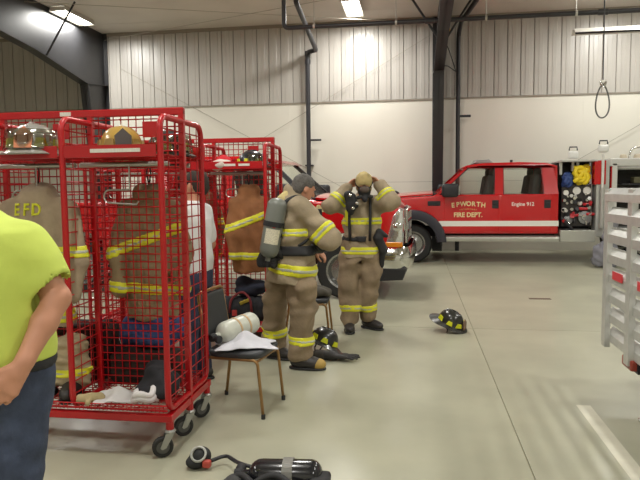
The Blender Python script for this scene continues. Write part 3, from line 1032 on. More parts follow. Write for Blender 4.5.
# pump bay behind the cab
B0, B1, B2 = -2.98, -3.66, -6.4
MB().box(((B0 + B1) / 2, 0, 0.575), (B0 - B1, 2.06, 0.24), bevel=0.01).build('pump_step', M_tread_plate, T2)
MB().box(((B0 + B1) / 2, 0.0, 1.34), (B0 - B1, 1.0, 1.5)).build('pump_housing', M_dark, T2)
for x in (B0 - 0.03, (B0 + B1) / 2 - 0.02, B1 + 0.03):
    MB().box((x, 0.80, 1.98), (0.05, 0.06, 0.30)).build('hose_bed_post', M_alum, T2)
MB().box(((B0 + B1) / 2, 0.55, 2.10), (B0 - B1, 1.0, 0.03)).build('pump_roof', M_alum, T2)
pan = MB().box(((B0 + B1) / 2, 0.82, 1.20), (B0 - B1 - 0.1, 0.04, 0.86), bevel=0.01).build('pump_panel', mat('panel_steel', (70, 66, 66), rough=0.3, metal=0.5), T2)
MB().box((B1 - 0.12, 0.86, 1.33), (0.24, 0.30, 1.52)).build('panel_column', M_alum, T2)
M_gauge = mat('gauge_face', (228, 226, 220), rough=0.3)
cx = (B0 + B1) / 2
rs = random.Random(3)
for (dx, z, r) in ((0.0, 1.50, 0.078), (-0.20, 1.50, 0.078), (0.21, 1.46, 0.055)):
    g = MB().lathe([(0, 0.02), (r * 0.85, 0.02), (r, 0.03), (r, 0)], 18, Matrix.Translation((cx + dx, 0.845, z)) @ Matrix.Rotation(-math.pi / 2, 4, 'X')).build('pressure_gauge', M_gauge, T2, smooth=True, sharp=40)
for (dx, z, r, mt) in [(a * 0.8, b, c, d) for (a, b, c, d) in ((0.3, 1.30, 0.045, M_chrome), (0.12, 1.27, 0.05, M_chrome), (-0.08, 1.24, 0.05, M_gauge), (-0.25, 1.31, 0.045, M_chrome), (0.30, 1.10, 0.055, M_gauge), (0.12, 1.12, 0.045, M_chrome), (-0.30, 1.15, 0.05, M_chrome), (0.02, 1.36, 0.035, M_chrome), (0.22, 1.38, 0.03, M_chrome))]:
    MB().lathe([(0, 0.06), (r * 0.7, 0.06), (r, 0.04), (r, 0.02), (r * 0.5, 0.015), (r * 0.5, 0)], 14, Matrix.Translation((cx + dx, 0.84, z)) @ Matrix.Rotation(-math.pi / 2, 4, 'X')).build('valve_knob', mt, T2, smooth=True, sharp=40)
M_redlev = mat('red_lever', (190, 24, 36), rough=0.4)
for (dx, z) in ((-0.12, 1.13), (-0.26, 1.02), (-0.20, 1.22), (0.05, 1.0)):
    MB().box((cx + dx, 0.90, z), (0.17, 0.10, 0.06), bevel=0.02).build('discharge_lever', M_redlev, T2)
for (dx, z, r) in ((-0.16, 0.95, 0.13), (0.17, 0.90, 0.09)):
    q = MB().lathe([(0, 0.11), (r * 0.4, 0.11), (r * 0.45, 0.08), (r, 0.07), (r, 0.02), (r * 0.8, 0.0)], 18, Matrix.Translation((cx + dx, 0.85, z)) @ Matrix.Rotation(-math.pi / 2, 4, 'X')).build('intake_cap', mat('grey_cast', (150, 150, 152), rough=0.3, metal=0.6), T2, smooth=True, sharp=40)
    for k in range(3):
        a = k * 2 * math.pi / 3 + 0.4
        MB().tube([(cx + dx + r * 0.6 * math.cos(a), 0.93, z + r * 0.6 * math.sin(a)), (cx + dx + r * 1.15 * math.cos(a), 0.95, z + r * 1.15 * math.sin(a))], 0.02, 6).build('cap_lug', M_chrome, q)
MB().tube([(cx + 0.3, 0.9, 0.95), (cx + 0.1, 0.98, 0.72), (cx + 0.32, 0.98, 0.66)], 0.035, 8).build('suction_hose', M_trimblk, T2)
for k in range(26):
    r = rs.uniform(0.02, 0.04)
    dx, z = rs.uniform(-0.28, 0.28), rs.uniform(0.84, 1.42)
    mt = rs.choice([M_chrome, M_trimblk, M_redlev, M_chrome, M_dark])
    MB(Matrix.Translation((cx + dx, 0.84, z)) @ Matrix.Rotation(-math.pi / 2, 4, 'X') @ Matrix.Rotation(rs.uniform(-0.4, 0.4), 4, 'X')).lathe([(0, 0.12), (r, 0.12), (r, 0.08), (r * 0.6, 0.06), (r * 0.6, 0)], 10).build('pipe_fitting', mt, T2, smooth=True, sharp=40)
def tangle(name, c, r, n, mt, seed, rad):
    rr = random.Random(seed)
    pts = []
    ph = [rr.uniform(0, 6) for _ in range(6)]
    for i in range(n):
        t = i / n * 2 * math.pi * 7
        pts.append((c[0] + r[0] * math.cos(t) * (0.7 + 0.3 * math.sin(1.7 * t + ph[0])), c[1] + r[1] * math.sin(0.63 * t + ph[1]), c[2] + r[2] * math.sin(t * 0.93 + ph[2]) * (0.7 + 0.3 * math.cos(1.3 * t + ph[3]))))
    return MB().tube(pts, rad, 8).build(name, mt, T2, smooth=True)
tangle('yellow_hose_bundle', (cx - 0.08, 0.90, 1.82), (0.15, 0.07, 0.18), 150, mat('yellow_hose', (238, 210, 40), rough=0.5), 5, 0.045)
tangle('blue_hose_bundle', (cx + 0.19, 0.88, 1.72), (0.08, 0.06, 0.13), 90, mat('blue_hose', (44, 70, 130), rough=0.5), 9, 0.04)
# silver rescue body with an open compartment
bx0 = B1 - 0.24
MB().box((B1 - 0.06, 0.94, 1.86), (0.22, 0.20, 0.48), bevel=0.01).build('red_panel', M_paint, T2)
MB().box((B1 - 0.30, 0.90, 1.80), (0.06, 0.22, 0.62), bevel=0.01).build('red_corner_strip', M_paint, T2)
bd = MB()
bd.box(((bx0 + B2) / 2, 0, 2.06), (bx0 - B2, 2.06, 0.16), bevel=0.02)
bd.box(((bx0 + B2) / 2, 0, 0.62), (bx0 - B2, 2.06, 0.24), bevel=0.02)
bd.box((bx0 - 0.10, 0, 1.34), (0.10, 2.06, 1.4), bevel=0.01)
bd.box((B2 + 0.05, 0, 1.34), (0.10, 2.06, 1.4), bevel=0.01)
bd.box(((bx0 + B2) / 2, 0.3, 1.34), (bx0 - B2 - 0.1, 0.04, 1.4))
bd.build('rescue_body', mat('silver_body', (214, 214, 210), rough=0.25, metal=0.2), T2)
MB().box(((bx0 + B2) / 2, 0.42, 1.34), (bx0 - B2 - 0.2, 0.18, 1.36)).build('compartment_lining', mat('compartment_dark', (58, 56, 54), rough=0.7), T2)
for z in (1.28, 1.62):
    MB().box(((bx0 + B2) / 2 - 0.1, 0.72, z), (bx0 - B2 - 0.3, 0.52, 0.03)).build('compartment_shelf', M_trimblk, T2)
MB().box((bx0 - 0.75, 0.80, 1.70), (0.5, 0.24, 0.13), bevel=0.02).build('tool_box', mat('olive_box', (92, 88, 62), rough=0.6), T2)
MB().box((bx0 - 1.5, 0.80, 1.72), (0.4, 0.24, 0.16), bevel=0.02).build('tool_box', mat('mustard_box', (150, 130, 48), rough=0.6), T2)
MB().tube([(bx0 - 0.15, 0.95, 1.955), (B2 + 0.1, 0.95, 1.955)], 0.05, 10).build('roll_door', M_alum, T2, smooth=True)
def light_pole(x, y, z0, z1, head):
    pl = MB().tube([(x, y, z0), (x, y, z1)], 0.028, 10).build('light_pole', mat('white_tube', (224, 222, 216), rough=0.35), T2, smooth=True, sharp=50)
    MB().tube([(x, y, z0), (x, y, z0 + 0.55 * (z1 - z0))], 0.038, 10).build('pole_sleeve', M_alum, pl, smooth=True, sharp=50)
    MB().box((x, y, z1 + 0.11), (0.19, 0.14, 0.15), bevel=0.04, seg=3).build('lamp_head', mat('lamp_white', (232, 232, 228), rough=0.3), pl, smooth=True, sharp=40)
    MB().tube([(x - 0.08, y, z1 + 0.2), (x - 0.07, y, z1 + 0.27), (x + 0.07, y, z1 + 0.27), (x + 0.08, y, z1 + 0.2)], 0.014, 6).build('lamp_bracket', M_trimblk, pl)
light_pole(B1 - 0.10, 1.06, 0.75, 2.22, 1)
light_pole(cx + 0.07, 0.80, 1.9, 2.12, 1)
rl = MB().tube(path_round([(bx0 - 0.45, 0.7, 2.12), (bx0 - 0.5, 0.7, 2.36), (bx0 - 2.0, 0.7, 2.36), (bx0 - 2.05, 0.7, 2.12)], 0.1), 0.018, 8).build('roof_rail', M_chrome, T2, smooth=True)
for x in (bx0 - 0.35, bx0 - 0.62):
    MB().lathe([(0, 0.1), (0.06, 0.09), (0.08, 0.0)], 12, Matrix.Translation((x, 0.7, 2.13))).build('roof_vent', mat('beige_vent', (196, 184, 160), rough=0.6), T2, smooth=True)
for y in (-0.86, 0.86):
    wheel(T2, -4.7, y)

# ---- red pickup nosing out from behind the racks
VIS = -1
T1 = empty('pickup_truck', (at(348, 285, 8.95).x, 9.80, 0), math.radians(-2.5), 'red pickup truck with a chrome grille behind the firefighters', 'truck')
super_cab(T1, -1, False)
tx = MB(); letter_row(tx, '966', 0.13, -1, -0.30, 1.27, -0.985 - 0.003, spacing=0.66, bold=0.008, depth=0.004); tx.build('fender_lettering', M_gold, T1, label='gold numerals 966')
bedp = [(-3.0, 0.62), (-3.62, 0.62)] + arc(-4.15, RW + 0.02, 0.5, 170, 10, 12)[::-1][::-1] + [(-5.2, 0.62), (-5.2, 1.42), (-3.0, 1.42)]
bedp = [(-3.0, 0.62)] + arc(-4.15, RW + 0.05, 0.5, 15, 165, 12) + [(-5.2, 0.62), (-5.2, 1.42), (-3.0, 1.42)]
MB().prism(bedp, 'y', -0.985, 0.985, bevel=0.03).build('cargo_bed', M_paint, T1)
for y in (-0.86, 0.86):
    wheel(T1, -4.15, y)
# ------------------------------------------------------------------ people
M_skin = mat('skin', (196, 140, 112), rough=0.55, noise=0.06, nscale=14)
M_tan = mat('turnout_tan', (154, 139, 114), rough=0.85, noise=0.16, nscale=9, bump=0.35, bscale=45)
M_pants = mat('turnout_tan_worn', (138, 120, 96), rough=0.85, noise=0.2, nscale=7, bump=0.35, bscale=45)
M_lime = mat('lime_trim', (218, 216, 44), rough=0.5)
M_silver = mat('silver_trim', (176, 178, 160), rough=0.35)
M_boot = mat('black_boot', (46, 42, 40), rough=0.5)
M_web = mat('black_webbing', (34, 34, 36), rough=0.7)
M_hair = mat('grey_hair', (92, 88, 84), rough=0.8, noise=0.3, nscale=60, bump=0.5, bscale=120)
M_hairb = mat('brown_hair', (48, 38, 32), rough=0.8, noise=0.3, nscale=60)
M_eye = mat('eye_white', (230, 226, 220), rough=0.3)
M_hood = mat('nomex_hood', (196, 178, 124), rough=0.9, noise=0.12, nscale=14)

def V3(v): return np.array(v, float)
def basis(fwd, up=(0, 0, 1)):
    f = V3(fwd) / np.linalg.norm(fwd)
    u = V3(up); u = u - f * (u @ f); u /= np.linalg.norm(u)
    r = np.cross(f, u)
    return np.stack([r, f, u], 1)          # columns: right, forward, up

def head_prims(c, R, s=1.0):
    c = V3(c)
    L = lambda x, y, z: c + R @ (V3((x, y, z)) * s)
    P = [ell(L(0, -0.012, 0.03), V3((0.076, 0.098, 0.092)) * s, 0.02, R),
         ell(L(0, 0.020, -0.045), V3((0.060, 0.070, 0.075)) * s, 0.03, R),
         ell(L(0, 0.055, -0.092), V3((0.032, 0.028, 0.022)) * s, 0.02, R),
         cap(L(0, 0.086, 0.018), L(0, 0.106, -0.024), 0.010 * s, 0.015 * s, 0.012),
         ell(L(0.030, 0.083, 0.030), V3((0.026, 0.012, 0.009)) * s, 0.012, R),
         ell(L(-0.030, 0.083, 0.030), V3((0.026, 0.012, 0.009)) * s, 0.012, R),
         ell(L(0.076, -0.006, -0.006), V3((0.011, 0.021, 0.032)) * s, 0.008, R),
         ell(L(-0.076, -0.006, -0.006), V3((0.011, 0.021, 0.032)) * s, 0.008, R),
         ell(L(0, 0.088, -0.056), V3((0.024, 0.010, 0.006)) * s, 0.006, R),
         ell(L(0, 0.085, -0.068), V3((0.020, 0.010, 0.007)) * s, 0.006, R),
         cut(ell(L(0.031, 0.100, 0.012), V3((0.016, 0.014, 0.009)) * s, 0.008, R)),
         cut(ell(L(-0.031, 0.100, 0.012), V3((0.016, 0.014, 0.009)) * s, 0.008, R))]
    return P
def hair_prims(c, R, s=1.0, low=-0.04):
    c = V3(c)
    L = lambda x, y, z: c + R @ (V3((x, y, z)) * s)
    return [ell(L(0, -0.022, 0.040), V3((0.083, 0.102, 0.094)) * s, 0.02, R),
            ell(L(0, -0.055, -0.01), V3((0.074, 0.062, 0.080)) * s, 0.02, R),
            cut(ell(L(0, 0.105, -0.030), V3((0.085, 0.088, 0.095)) * s, 0.02, R)),
            cut(rbox(L(0, 0.06, -0.10), V3((0.12, 0.075, 0.085)) * s, 0.02, 0.02, R)),
            cut(ell(L(0.085, 0.0, -0.012), V3((0.02, 0.026, 0.036)) * s, 0.006, R)),
            cut(ell(L(-0.085, 0.0, -0.012), V3((0.02, 0.026, 0.036)) * s, 0.006, R))]

def hand_prims(w, d, pn, th, curl=0.5, s=1.0, k=0.006, spread=0.0):
    """w wrist, d finger direction, pn palm normal (fingers curl that way), th +1/-1 thumb side"""
    w = V3(w); d = V3(d) / np.linalg.norm(d)
    pn = V3(pn); pn = pn - d * (pn @ d); pn /= np.linalg.norm(pn)
    sd = np.cross(d, pn) * th
    P = [cap(w - d * 0.02, w + d * 0.03, 0.026 * s, 0.028 * s, 0.02)]
    for i, (off, ln, r) in enumerate(((0.030, 0.078, 0.0098), (0.010, 0.086, 0.0102), (-0.010, 0.080, 0.0098), (-0.029, 0.062, 0.0086))):
        b = w + (d * 0.088 + sd * off) * s
        fd = d + sd * off * spread; fd = fd / np.linalg.norm(fd)
        P.append(cap(w + (d * 0.02 + sd * off * 0.6) * s, b, 0.016 * s, 0.0135 * s, 0.012))
        a = curl * 0.5
        p = b
        for j, fr in enumerate((0.46, 0.30, 0.24)):
            dir_ = fd * math.cos(a) + pn * math.sin(a)
            q = p + dir_ * ln * fr * s
            P.append(cap(p, q, r * s * (1 - 0.08 * j), r * s * (0.94 - 0.09 * j), 0.004))
            p = q
            a += curl
    t0 = w + (d * 0.025 + sd * 0.026) * s
    t1 = t0 + (d * 0.035 + sd * 0.026 + pn * 0.014) * s
    t2 = t1 + (d * 0.032 + sd * 0.004 + pn * 0.016) * s
    t3 = t2 + (d * 0.024 - sd * 0.006 + pn * 0.012) * s
    P += [cap(t0, t1, 0.016 * s, 0.013 * s, 0.01), cap(t1, t2, 0.012 * s, 0.0108 * s, 0.004), cap(t2, t3, 0.0105 * s, 0.009 * s, 0.004)]
    return P

def boot(parent, an, toe, name='boot', mt=None, s=1.0, toe_mt=None):
    an, toe = V3(an), V3(toe)
    d = toe - an; d[2] = 0; d /= np.linalg.norm(d)
    b = np.array([an[0], an[1], 0.0])
    P = [cap(b + (0, 0, 0.30), b + (0, 0, 0.09), 0.062 * s, 0.056 * s, 0.02),
         ell(b + d * 0.03 + (0, 0, 0.062), (0.058 * s, 0.12 * s, 0.06 * s), 0.03, basis(d)),
         ell(b + d * 0.13 + (0, 0, 0.050), (0.054 * s, 0.085 * s, 0.048 * s), 0.03, basis(d)),
         cut(rbox(b + (0, 0, -0.1), (0.5, 0.5, 0.118), 0.001, 0.004))]
    o = Field(P, 0.010).build(name, mt or M_boot, parent)
    S = [ell(b + d * 0.02 + (0, 0, 0.012), (0.060 * s, 0.12 * s, 0.03 * s), 0.03, basis(d)), ell(b + d * 0.13 + (0, 0, 0.012), (0.058 * s, 0.09 * s, 0.03 * s), 0.03, basis(d)),
         cut(rbox(b + (0, 0, -0.1), (0.5, 0.5, 0.1015), 0.0005, 0.002)), cut(rbox(b + (0, 0, 0.13), (0.5, 0.5, 0.108), 0.0005, 0.002))]
    Field(S, 0.007).build('sole', M_rubber, o)
    if toe_mt is not None:
        c = b + d * 0.155 + (0, 0, 0.048)
        Field([ell(c, (0.055 * s, 0.066 * s, 0.048 * s), 0.01, basis(d)), cut(rbox(b + (0, 0, -0.1), (0.5, 0.5, 0.118), 0.001, 0.004))], 0.008).build('toe_cap', toe_mt, o)
    return o

def trim(field, parent, c, n, w=0.075, mask=None):
    o = field.build('reflective_trim', M_lime, parent, d=field.band(c, n, w, 0.006, mask))
    field.build('silver_band', M_silver, o, d=field.band(c, n, w * 0.34, 0.0085, mask))
    return o

def near(c, r):
    c = V3(c)
    return lambda P: np.linalg.norm(P - c, axis=-1) - r
def column(c, r):
    c = V3(c)
    return lambda P: np.linalg.norm(P[..., :2] - c[:2], axis=-1) - r

def cylinder_tank(parent, M, L=0.52, r=0.083, col=None, name='air_cylinder', label=None):
    """pressure cylinder along local +z of M, valve at the bottom end"""
    col = col or mat('tank_grey', (116, 119, 112), rough=0.35, noise=0.06, nscale=10)
    prof = [(0, L)] + [(r * math.sin(a), L - r * 0.75 + r * 0.75 * math.cos(a)) for a in [math.pi / 2 * i / 6 for i in range(1, 7)]] + [(r * math.cos(a) if a < 1.2 else 0.025, r * 0.9 - r * 0.9 * math.sin(a)) for a in [math.pi / 2 * i / 6 for i in range(0, 6)]] + [(0.022, -0.03), (0, -0.03)]
    t = MB(M).lathe(prof, 26).build(name, col, parent, smooth=True, sharp=50)
    MB(M).lathe([(0, -0.075), (0.026, -0.075), (0.03, -0.06), (0.03, -0.035), (0.02, -0.025)], 12).build('valve', M_web, t, smooth=True, sharp=40)
    MB(M @ Matrix.Translation((0, 0, -0.055)) @ Matrix.Rotation(math.pi / 2, 4, 'Y')).lathe([(0, 0.03), (0.02, 0.03), (0.028, 0.05), (0.028, 0.075), (0.02, 0.08), (0, 0.08)], 12).build('valve_knob', M_web, t, smooth=True, sharp=40)
    return t

# ---------------------------------------------------------------- firefighter with the air pack, seen from behind
p0 = at(293, 366, 5.45)
FA = empty('person', (p0.x, 5.45, 0), 0, 'firefighter in tan turnout gear wearing a grey air cylinder on the back', 'person')
s_ = lambda px, py, dy=0.0: tuple(at(px, py, 5.45 + dy) - Vector((p0.x, 5.45, 0)))
f = V3((0.80, 0.60, 0)); Rf = basis(f); rt = Rf[:, 0]
leg_n = [s_(298, 268, -0.08), s_(303, 315, -0.12), s_(302, 362, -0.12)]
leg_f = [s_(281, 268, 0.08), s_(276, 310, 0.14), s_(275, 352, 0.20)]
an_n = V3(s_(301, 360, -0.12)); an_n[2] = 0.10
an_f = V3(s_(274, 350, 0.20)); an_f[2] = 0.10
hipz = 0.98
hn, hf = V3(leg_n[0]), V3(leg_f[0])
hn[2] = hf[2] = 0.95
kn, kf = V3(leg_n[1]), V3(leg_f[1])
kn[2] = kf[2] = 0.53
pc = (hn + hf) / 2
pants = Field([loft([(0.80, 0, 0, 0.17, 0.14), (0.95, 0, 0, 0.19, 0.15), (1.10, 0, 0, 0.18, 0.14)], 0.05, Rf, (pc[0], pc[1], 0)),
               cap(hn, kn, 0.130, 0.112, 0.04), cap(kn, an_n + (0, 0, 0.04), 0.112, 0.108, 0.04),
               cap(hf, kf, 0.128, 0.110, 0.04), cap(kf, an_f + (0, 0, 0.04), 0.110, 0.106, 0.04),
               ell(hn * 0.45 + kn * 0.55 + rt * 0.10, (0.075, 0.10, 0.11), 0.02, Rf),
               cut(rbox((0, 0, -0.3), (1, 1, 0.375), 0.001, 0.01))], 0.012, wob=0.016, wfreq=(10, 10, 22), seed=4)
po = pants.build('turnout_pants', M_pants, FA)
trim(pants, po, an_n * 0.62 + kn * 0.38, kn - an_n, 0.075, near(an_n * 0.62 + kn * 0.38, 0.17))
trim(pants, po, an_f * 0.62 + kf * 0.38, kf - an_f, 0.075, near(an_f * 0.62 + kf * 0.38, 0.17))
boot(FA, an_n, an_n + V3((0.3, -0.02, 0)), toe_mt=mat('tan_toe', (170, 140, 70), rough=0.6), s=1.1)
boot(FA, an_f, an_f + V3((0.27, -0.10, 0)))
tc = V3(((s_(292, 240)[0]), 0.0, 0))
shz = 1.44
sh_r = tc + rt * 0.17 + (0, 0, shz)
sh_l = tc - rt * 0.17 + (0, 0, shz)
el_r = V3(s_(330, 239, -0.17)); wr_r = V3(s_(317, 244, 0.12))
el_l = sh_l - rt * 0.10 + f * 0.12 + V3((0, 0, -0.27)); wr_l = V3(s_(312, 248, 0.30))
coat = Field([loft([(0.77, 0, 0, 0.258, 0.205), (0.95, 0, 0, 0.242, 0.185), (1.07, 0, 0, 0.225, 0.165), (1.28, 0, -0.01, 0.225, 0.16), (1.42, 0, 0, 0.205, 0.135), (1.52, 0, 0.02, 0.11, 0.10)], 0.04, Rf, tc),
              cap(sh_r, el_r, 0.092, 0.098, 0.05), cap(el_r, wr_r, 0.098, 0.075, 0.02),
              cap(sh_l, el_l, 0.09, 0.08, 0.05), cap(el_l, wr_l, 0.08, 0.068, 0.02),
              cap(tc + (0.0, 0.0, 1.46), tc + f * 0.03 + V3((0, 0, 1.57)), 0.095, 0.088, 0.03),
              cut(cap(tc + f * 0.04 + V3((0, 0, 1.56)), tc + f * 0.06 + V3((0, 0, 1.70)), 0.072, 0.075, 0.005))], 0.012, wob=0.013, wfreq=(12, 12, 16), seed=2)
co = coat.build('turnout_coat', M_tan, FA)
trim(coat, co, tc + (0, 0, 0.895), (0.10, 0, 1), 0.10, column(tc, 0.34))
trim(coat, co, tc + (0, 0, 1.22), (0, 0, 1), 0.072, column(tc + f * 0.0, 0.25))
ax = wr_r - el_r; ua = el_r - sh_r
trim(coat, co, sh_r * 0.22 + el_r * 0.78, ua, 0.085, near(sh_r * 0.22 + el_r * 0.78, 0.15))
# yellow-tan hood bunched at the collar
Field([cap(tc + V3((-0.06, -0.04, 1.50)), tc + f * 0.0 + V3((-0.03, -0.02, 1.55)), 0.070, 0.055, 0.03), cap(tc + rt * 0.06 + V3((0, 0, 1.50)), tc + rt * 0.05 + f * 0.06 + V3((0, 0, 1.56)), 0.05, 0.04, 0.03),
       cut(cap(tc + f * 0.05 + V3((0, 0, 1.5)), tc + f * 0.07 + V3((0, 0, 1.72)), 0.062, 0.07, 0.005))], 0.009, wob=0.006, seed=8).build('fire_hood', M_hood, FA)
hd = V3(s_(304, 189, 0.02)); hf_ = V3((0.78, 0.50, -0.40)); RH = basis(hf_, (0.2, 0.05, 1))
hp = [cap(tc + f * 0.03 + V3((0, 0, 1.44)), hd + (-0.01, 0, -0.05), 0.055, 0.052, 0.03)] + head_prims(hd, RH, 1.0)
nk = tc + f * 0.03 + V3((0, 0, 1.44))
hp += [cap(nk, sh_r, 0.05, 0.05, 0.02), cap(sh_r, el_r, 0.048, 0.04, 0.02), cap(el_r, wr_r + (wr_r - el_r) * 0.16, 0.04, 0.028, 0.02), cap(nk, sh_l, 0.05, 0.05, 0.02), cap(sh_l, el_l, 0.048, 0.04, 0.02), cap(el_l, wr_l + (wr_l - el_l) * 0.1, 0.04, 0.028, 0.02)]
hp += hand_prims(wr_r + (wr_r - el_r) * 0.16, wr_r - el_r, (-0.5, 0.1, -1), 1, 0.5) + hand_prims(wr_l + (wr_l - el_l) * 0.10, wr_l - el_l, (0.2, 0.3, -1), -1, 0.5)
Field(hp, 0.0085).build('body', M_skin, FA)
Field(hair_prims(hd, RH), 0.009, wob=0.003, wfreq=(50, 50, 50), seed=3).build('hair', M_hair, FA)
# air pack
bk = tc - f * 0.20
pack = MB()
pr = Matrix(((Rf[0, 0], Rf[0, 1], 0), (Rf[1, 0], Rf[1, 1], 0), (0, 0, 1))).to_4x4()
pk = MB(Matrix.Translation(tuple(tc - f * 0.175)) @ pr)
pk.box((0, 0, 1.22), (0.20, 0.04, 0.50), bevel=0.018)
pk.build('pack_frame', M_web, FA)
tb = V3(s_(268, 258, -0.22)); tt = V3(s_(278, 201, -0.20))
Mt = frame_to(tuple(tb), tuple(tt - tb))
tank = cylinder_tank(FA, Mt, 0.53, 0.086)
for z in (0.30,):
    MB(Mt).lathe([(0.087, z - 0.022), (0.093, z - 0.022), (0.093, z + 0.022), (0.087, z + 0.022)], 26).build('tank_band', M_web, tank)
cam_dir = math.atan2(-5.4, 1.0)
Li = Mt.to_3x3().inverted() @ Vector((0.25, -1, 0))
a0 = math.atan2(Li.y, Li.x)
def lab(u, v):
    a = a0 - 0.75 + 1.5 * u
    return tuple(Mt @ Vector((0.0875 * math.cos(a), 0.0875 * math.sin(a), 0.13 + 0.13 * v)))
MB().grid(lab, 12, 3).build('tank_label', mat('label_cream', (214, 208, 184), rough=0.5, noise=0.25, nscale=60, stretch=(1, 1, 3)), tank, smooth=True)
def lab2(u, v):
    a = a0 - 0.12 + 0.3 * u
    return tuple(Mt @ Vector((0.0875 * math.cos(a), 0.0875 * math.sin(a), 0.27 + 0.02 * v)))
MB().grid(lab2, 5, 2).build('red_sticker', mat('sticker_red', (170, 50, 50), rough=0.5), tank)
wb_ = Field([rbox(V3(s_(268, 262, -0.16)), (0.09, 0.06, 0.045), 0.02, 0.02), cap(V3(s_(262, 256, -0.20)), V3(s_(275, 264, -0.17)), 0.03, 0.035, 0.02), cap(V3(s_(279, 252, -0.19)), V3(s_(286, 262, -0.15)), 0.035, 0.03, 0.02)], 0.010, wob=0.006, seed=5).build('pressure_reducer', M_web, FA)
bt = FA
belt = coat.band(tc + V3((0, 0, 1.06)), (0, 0, 1), 0.085, 0.014, column(tc, 0.30))
coat.build('waist_belt', M_web, FA, d=belt)
def strap_over(side):
    pts = []
    for (u, z) in ((-0.185, 1.18), (-0.175, 1.36), (-0.12, 1.49), (0.0, 1.535), (0.10, 1.49), (0.175, 1.36), (0.18, 1.16)):
        q = tc + rt * side * (0.12 if z > 1.2 else 0.14) + f * u + V3((0, 0, z))
        pts.append(tuple(q))
    return MB().tube(path_round(pts, 0.08), 0.022, 8)
for sd in (1, -1):
    strap_over(sd).build('shoulder_strap', M_web, FA, smooth=True)
MB().tube(path_round([tuple(tc - f * 0.19 + rt * 0.08 + V3((0, 0, 1.06))), tuple(tc + rt * 0.225 + V3((0, 0, 1.12))), tuple(tc + rt * 0.22 + f * 0.13 + V3((0, 0, 1.24)))], 0.05), 0.013, 8).build('side_strap', M_web, FA, smooth=True)

# ---------------------------------------------------------------- firefighter pulling on a mask
p0 = at(361, 327, 6.95)
FB = empty('person', (p0.x, 6.95, 0), 0, 'firefighter facing forward with both arms raised to a black face mask', 'person')
s_ = lambda px, py, dy=0.0: V3(at(px, py, 6.95 + dy) - Vector((p0.x, 6.95, 0)))
an1 = s_(349, 320, -0.10); an1[2] = 0.1
an2 = s_(368, 317, 0.05); an2[2] = 0.1
h1 = s_(351, 265); h2 = s_(370, 265); h1[2] = h2[2] = 0.93
k1 = s_(349, 294, -0.06); k2 = s_(369, 294, -0.02); k1[2] = k2[2] = 0.52
R0 = basis((0.12, -1, 0))
pc = (h1 + h2) / 2
pants = Field([loft([(0.80, 0, 0, 0.17, 0.14), (0.95, 0, 0, 0.20, 0.15), (1.08, 0, 0, 0.19, 0.14)], 0.05, R0, (pc[0], pc[1], 0)),
               cap(h1, k1, 0.130, 0.115, 0.035), cap(k1, an1 + (0, 0, 0.05), 0.112, 0.106, 0.035),
               cap(h2, k2, 0.128, 0.112, 0.035), cap(k2, an2 + (0, 0, 0.05), 0.110, 0.106, 0.035),
               ell(h1 * 0.42 + k1 * 0.58 + V3((-0.075, -0.02, 0)), (0.07, 0.10, 0.12), 0.02), ell(h2 * 0.42 + k2 * 0.58 + V3((0.07, -0.02, 0)), (0.07, 0.10, 0.12), 0.02),
               cut(rbox((0, 0, -0.3), (1, 1, 0.39), 0.001, 0.01))], 0.0125, wob=0.016, wfreq=(10, 10, 22), seed=14)
po = pants.build('turnout_pants', M_pants, FB)
trim(pants, po, an1 * 0.62 + k1 * 0.38, k1 - an1, 0.075, near(an1 * 0.62 + k1 * 0.38, 0.15))
trim(pants, po, an2 * 0.62 + k2 * 0.38, k2 - an2, 0.075, near(an2 * 0.62 + k2 * 0.38, 0.15))
boot(FB, an1, an1 + V3((0.05, -0.3, 0)))
boot(FB, an2, an2 + V3((0.22, -0.16, 0)))
tc = V3((s_(361, 230)[0], 0.02, 0))
rt = R0[:, 0]; f = R0[:, 1]
el1, el2 = s_(331, 206, -0.16), s_(391, 202, -0.12)
wr1, wr2 = s_(346, 189, -0.08), s_(381, 186, -0.04)
sh1 = tc + V3((-0.175, 0, 1.42)); sh2 = tc + V3((0.175, 0, 1.42))
coat = Field([loft([(0.82, 0, 0, 0.225, 0.19), (0.95, 0, 0, 0.215, 0.175), (1.07, 0, 0, 0.205, 0.155), (1.28, 0, 0, 0.215, 0.155), (1.41, 0, 0, 0.205, 0.13), (1.50, 0, 0.0, 0.10, 0.09)], 0.04, R0, tc),
              cap(sh1, el1, 0.098, 0.100, 0.05), cap(el1, wr1, 0.098, 0.070, 0.02),
              cap(sh2, el2, 0.098, 0.096, 0.05), cap(el2, wr2, 0.096, 0.070, 0.02),
              cap(tc + (0, 0, 1.42), tc + V3((0, -0.02, 1.50)), 0.088, 0.08, 0.03)], 0.012, wob=0.012, wfreq=(12, 12, 16), seed=12)
co = coat.build('turnout_coat', M_tan, FB)
trim(coat, co, tc + (0, 0, 0.905), (0, 0, 1), 0.085, column(tc, 0.30))
trim(coat, co, tc + (0, 0, 1.235), (0, 0, 1), 0.075, column(tc, 0.235))
trim(coat, co, el1 * 0.55 + wr1 * 0.45, wr1 - el1, 0.075, near(el1 * 0.55 + wr1 * 0.45, 0.13))
trim(coat, co, el2 * 0.50 + wr2 * 0.50, wr2 - el2, 0.075, near(el2 * 0.50 + wr2 * 0.50, 0.13))
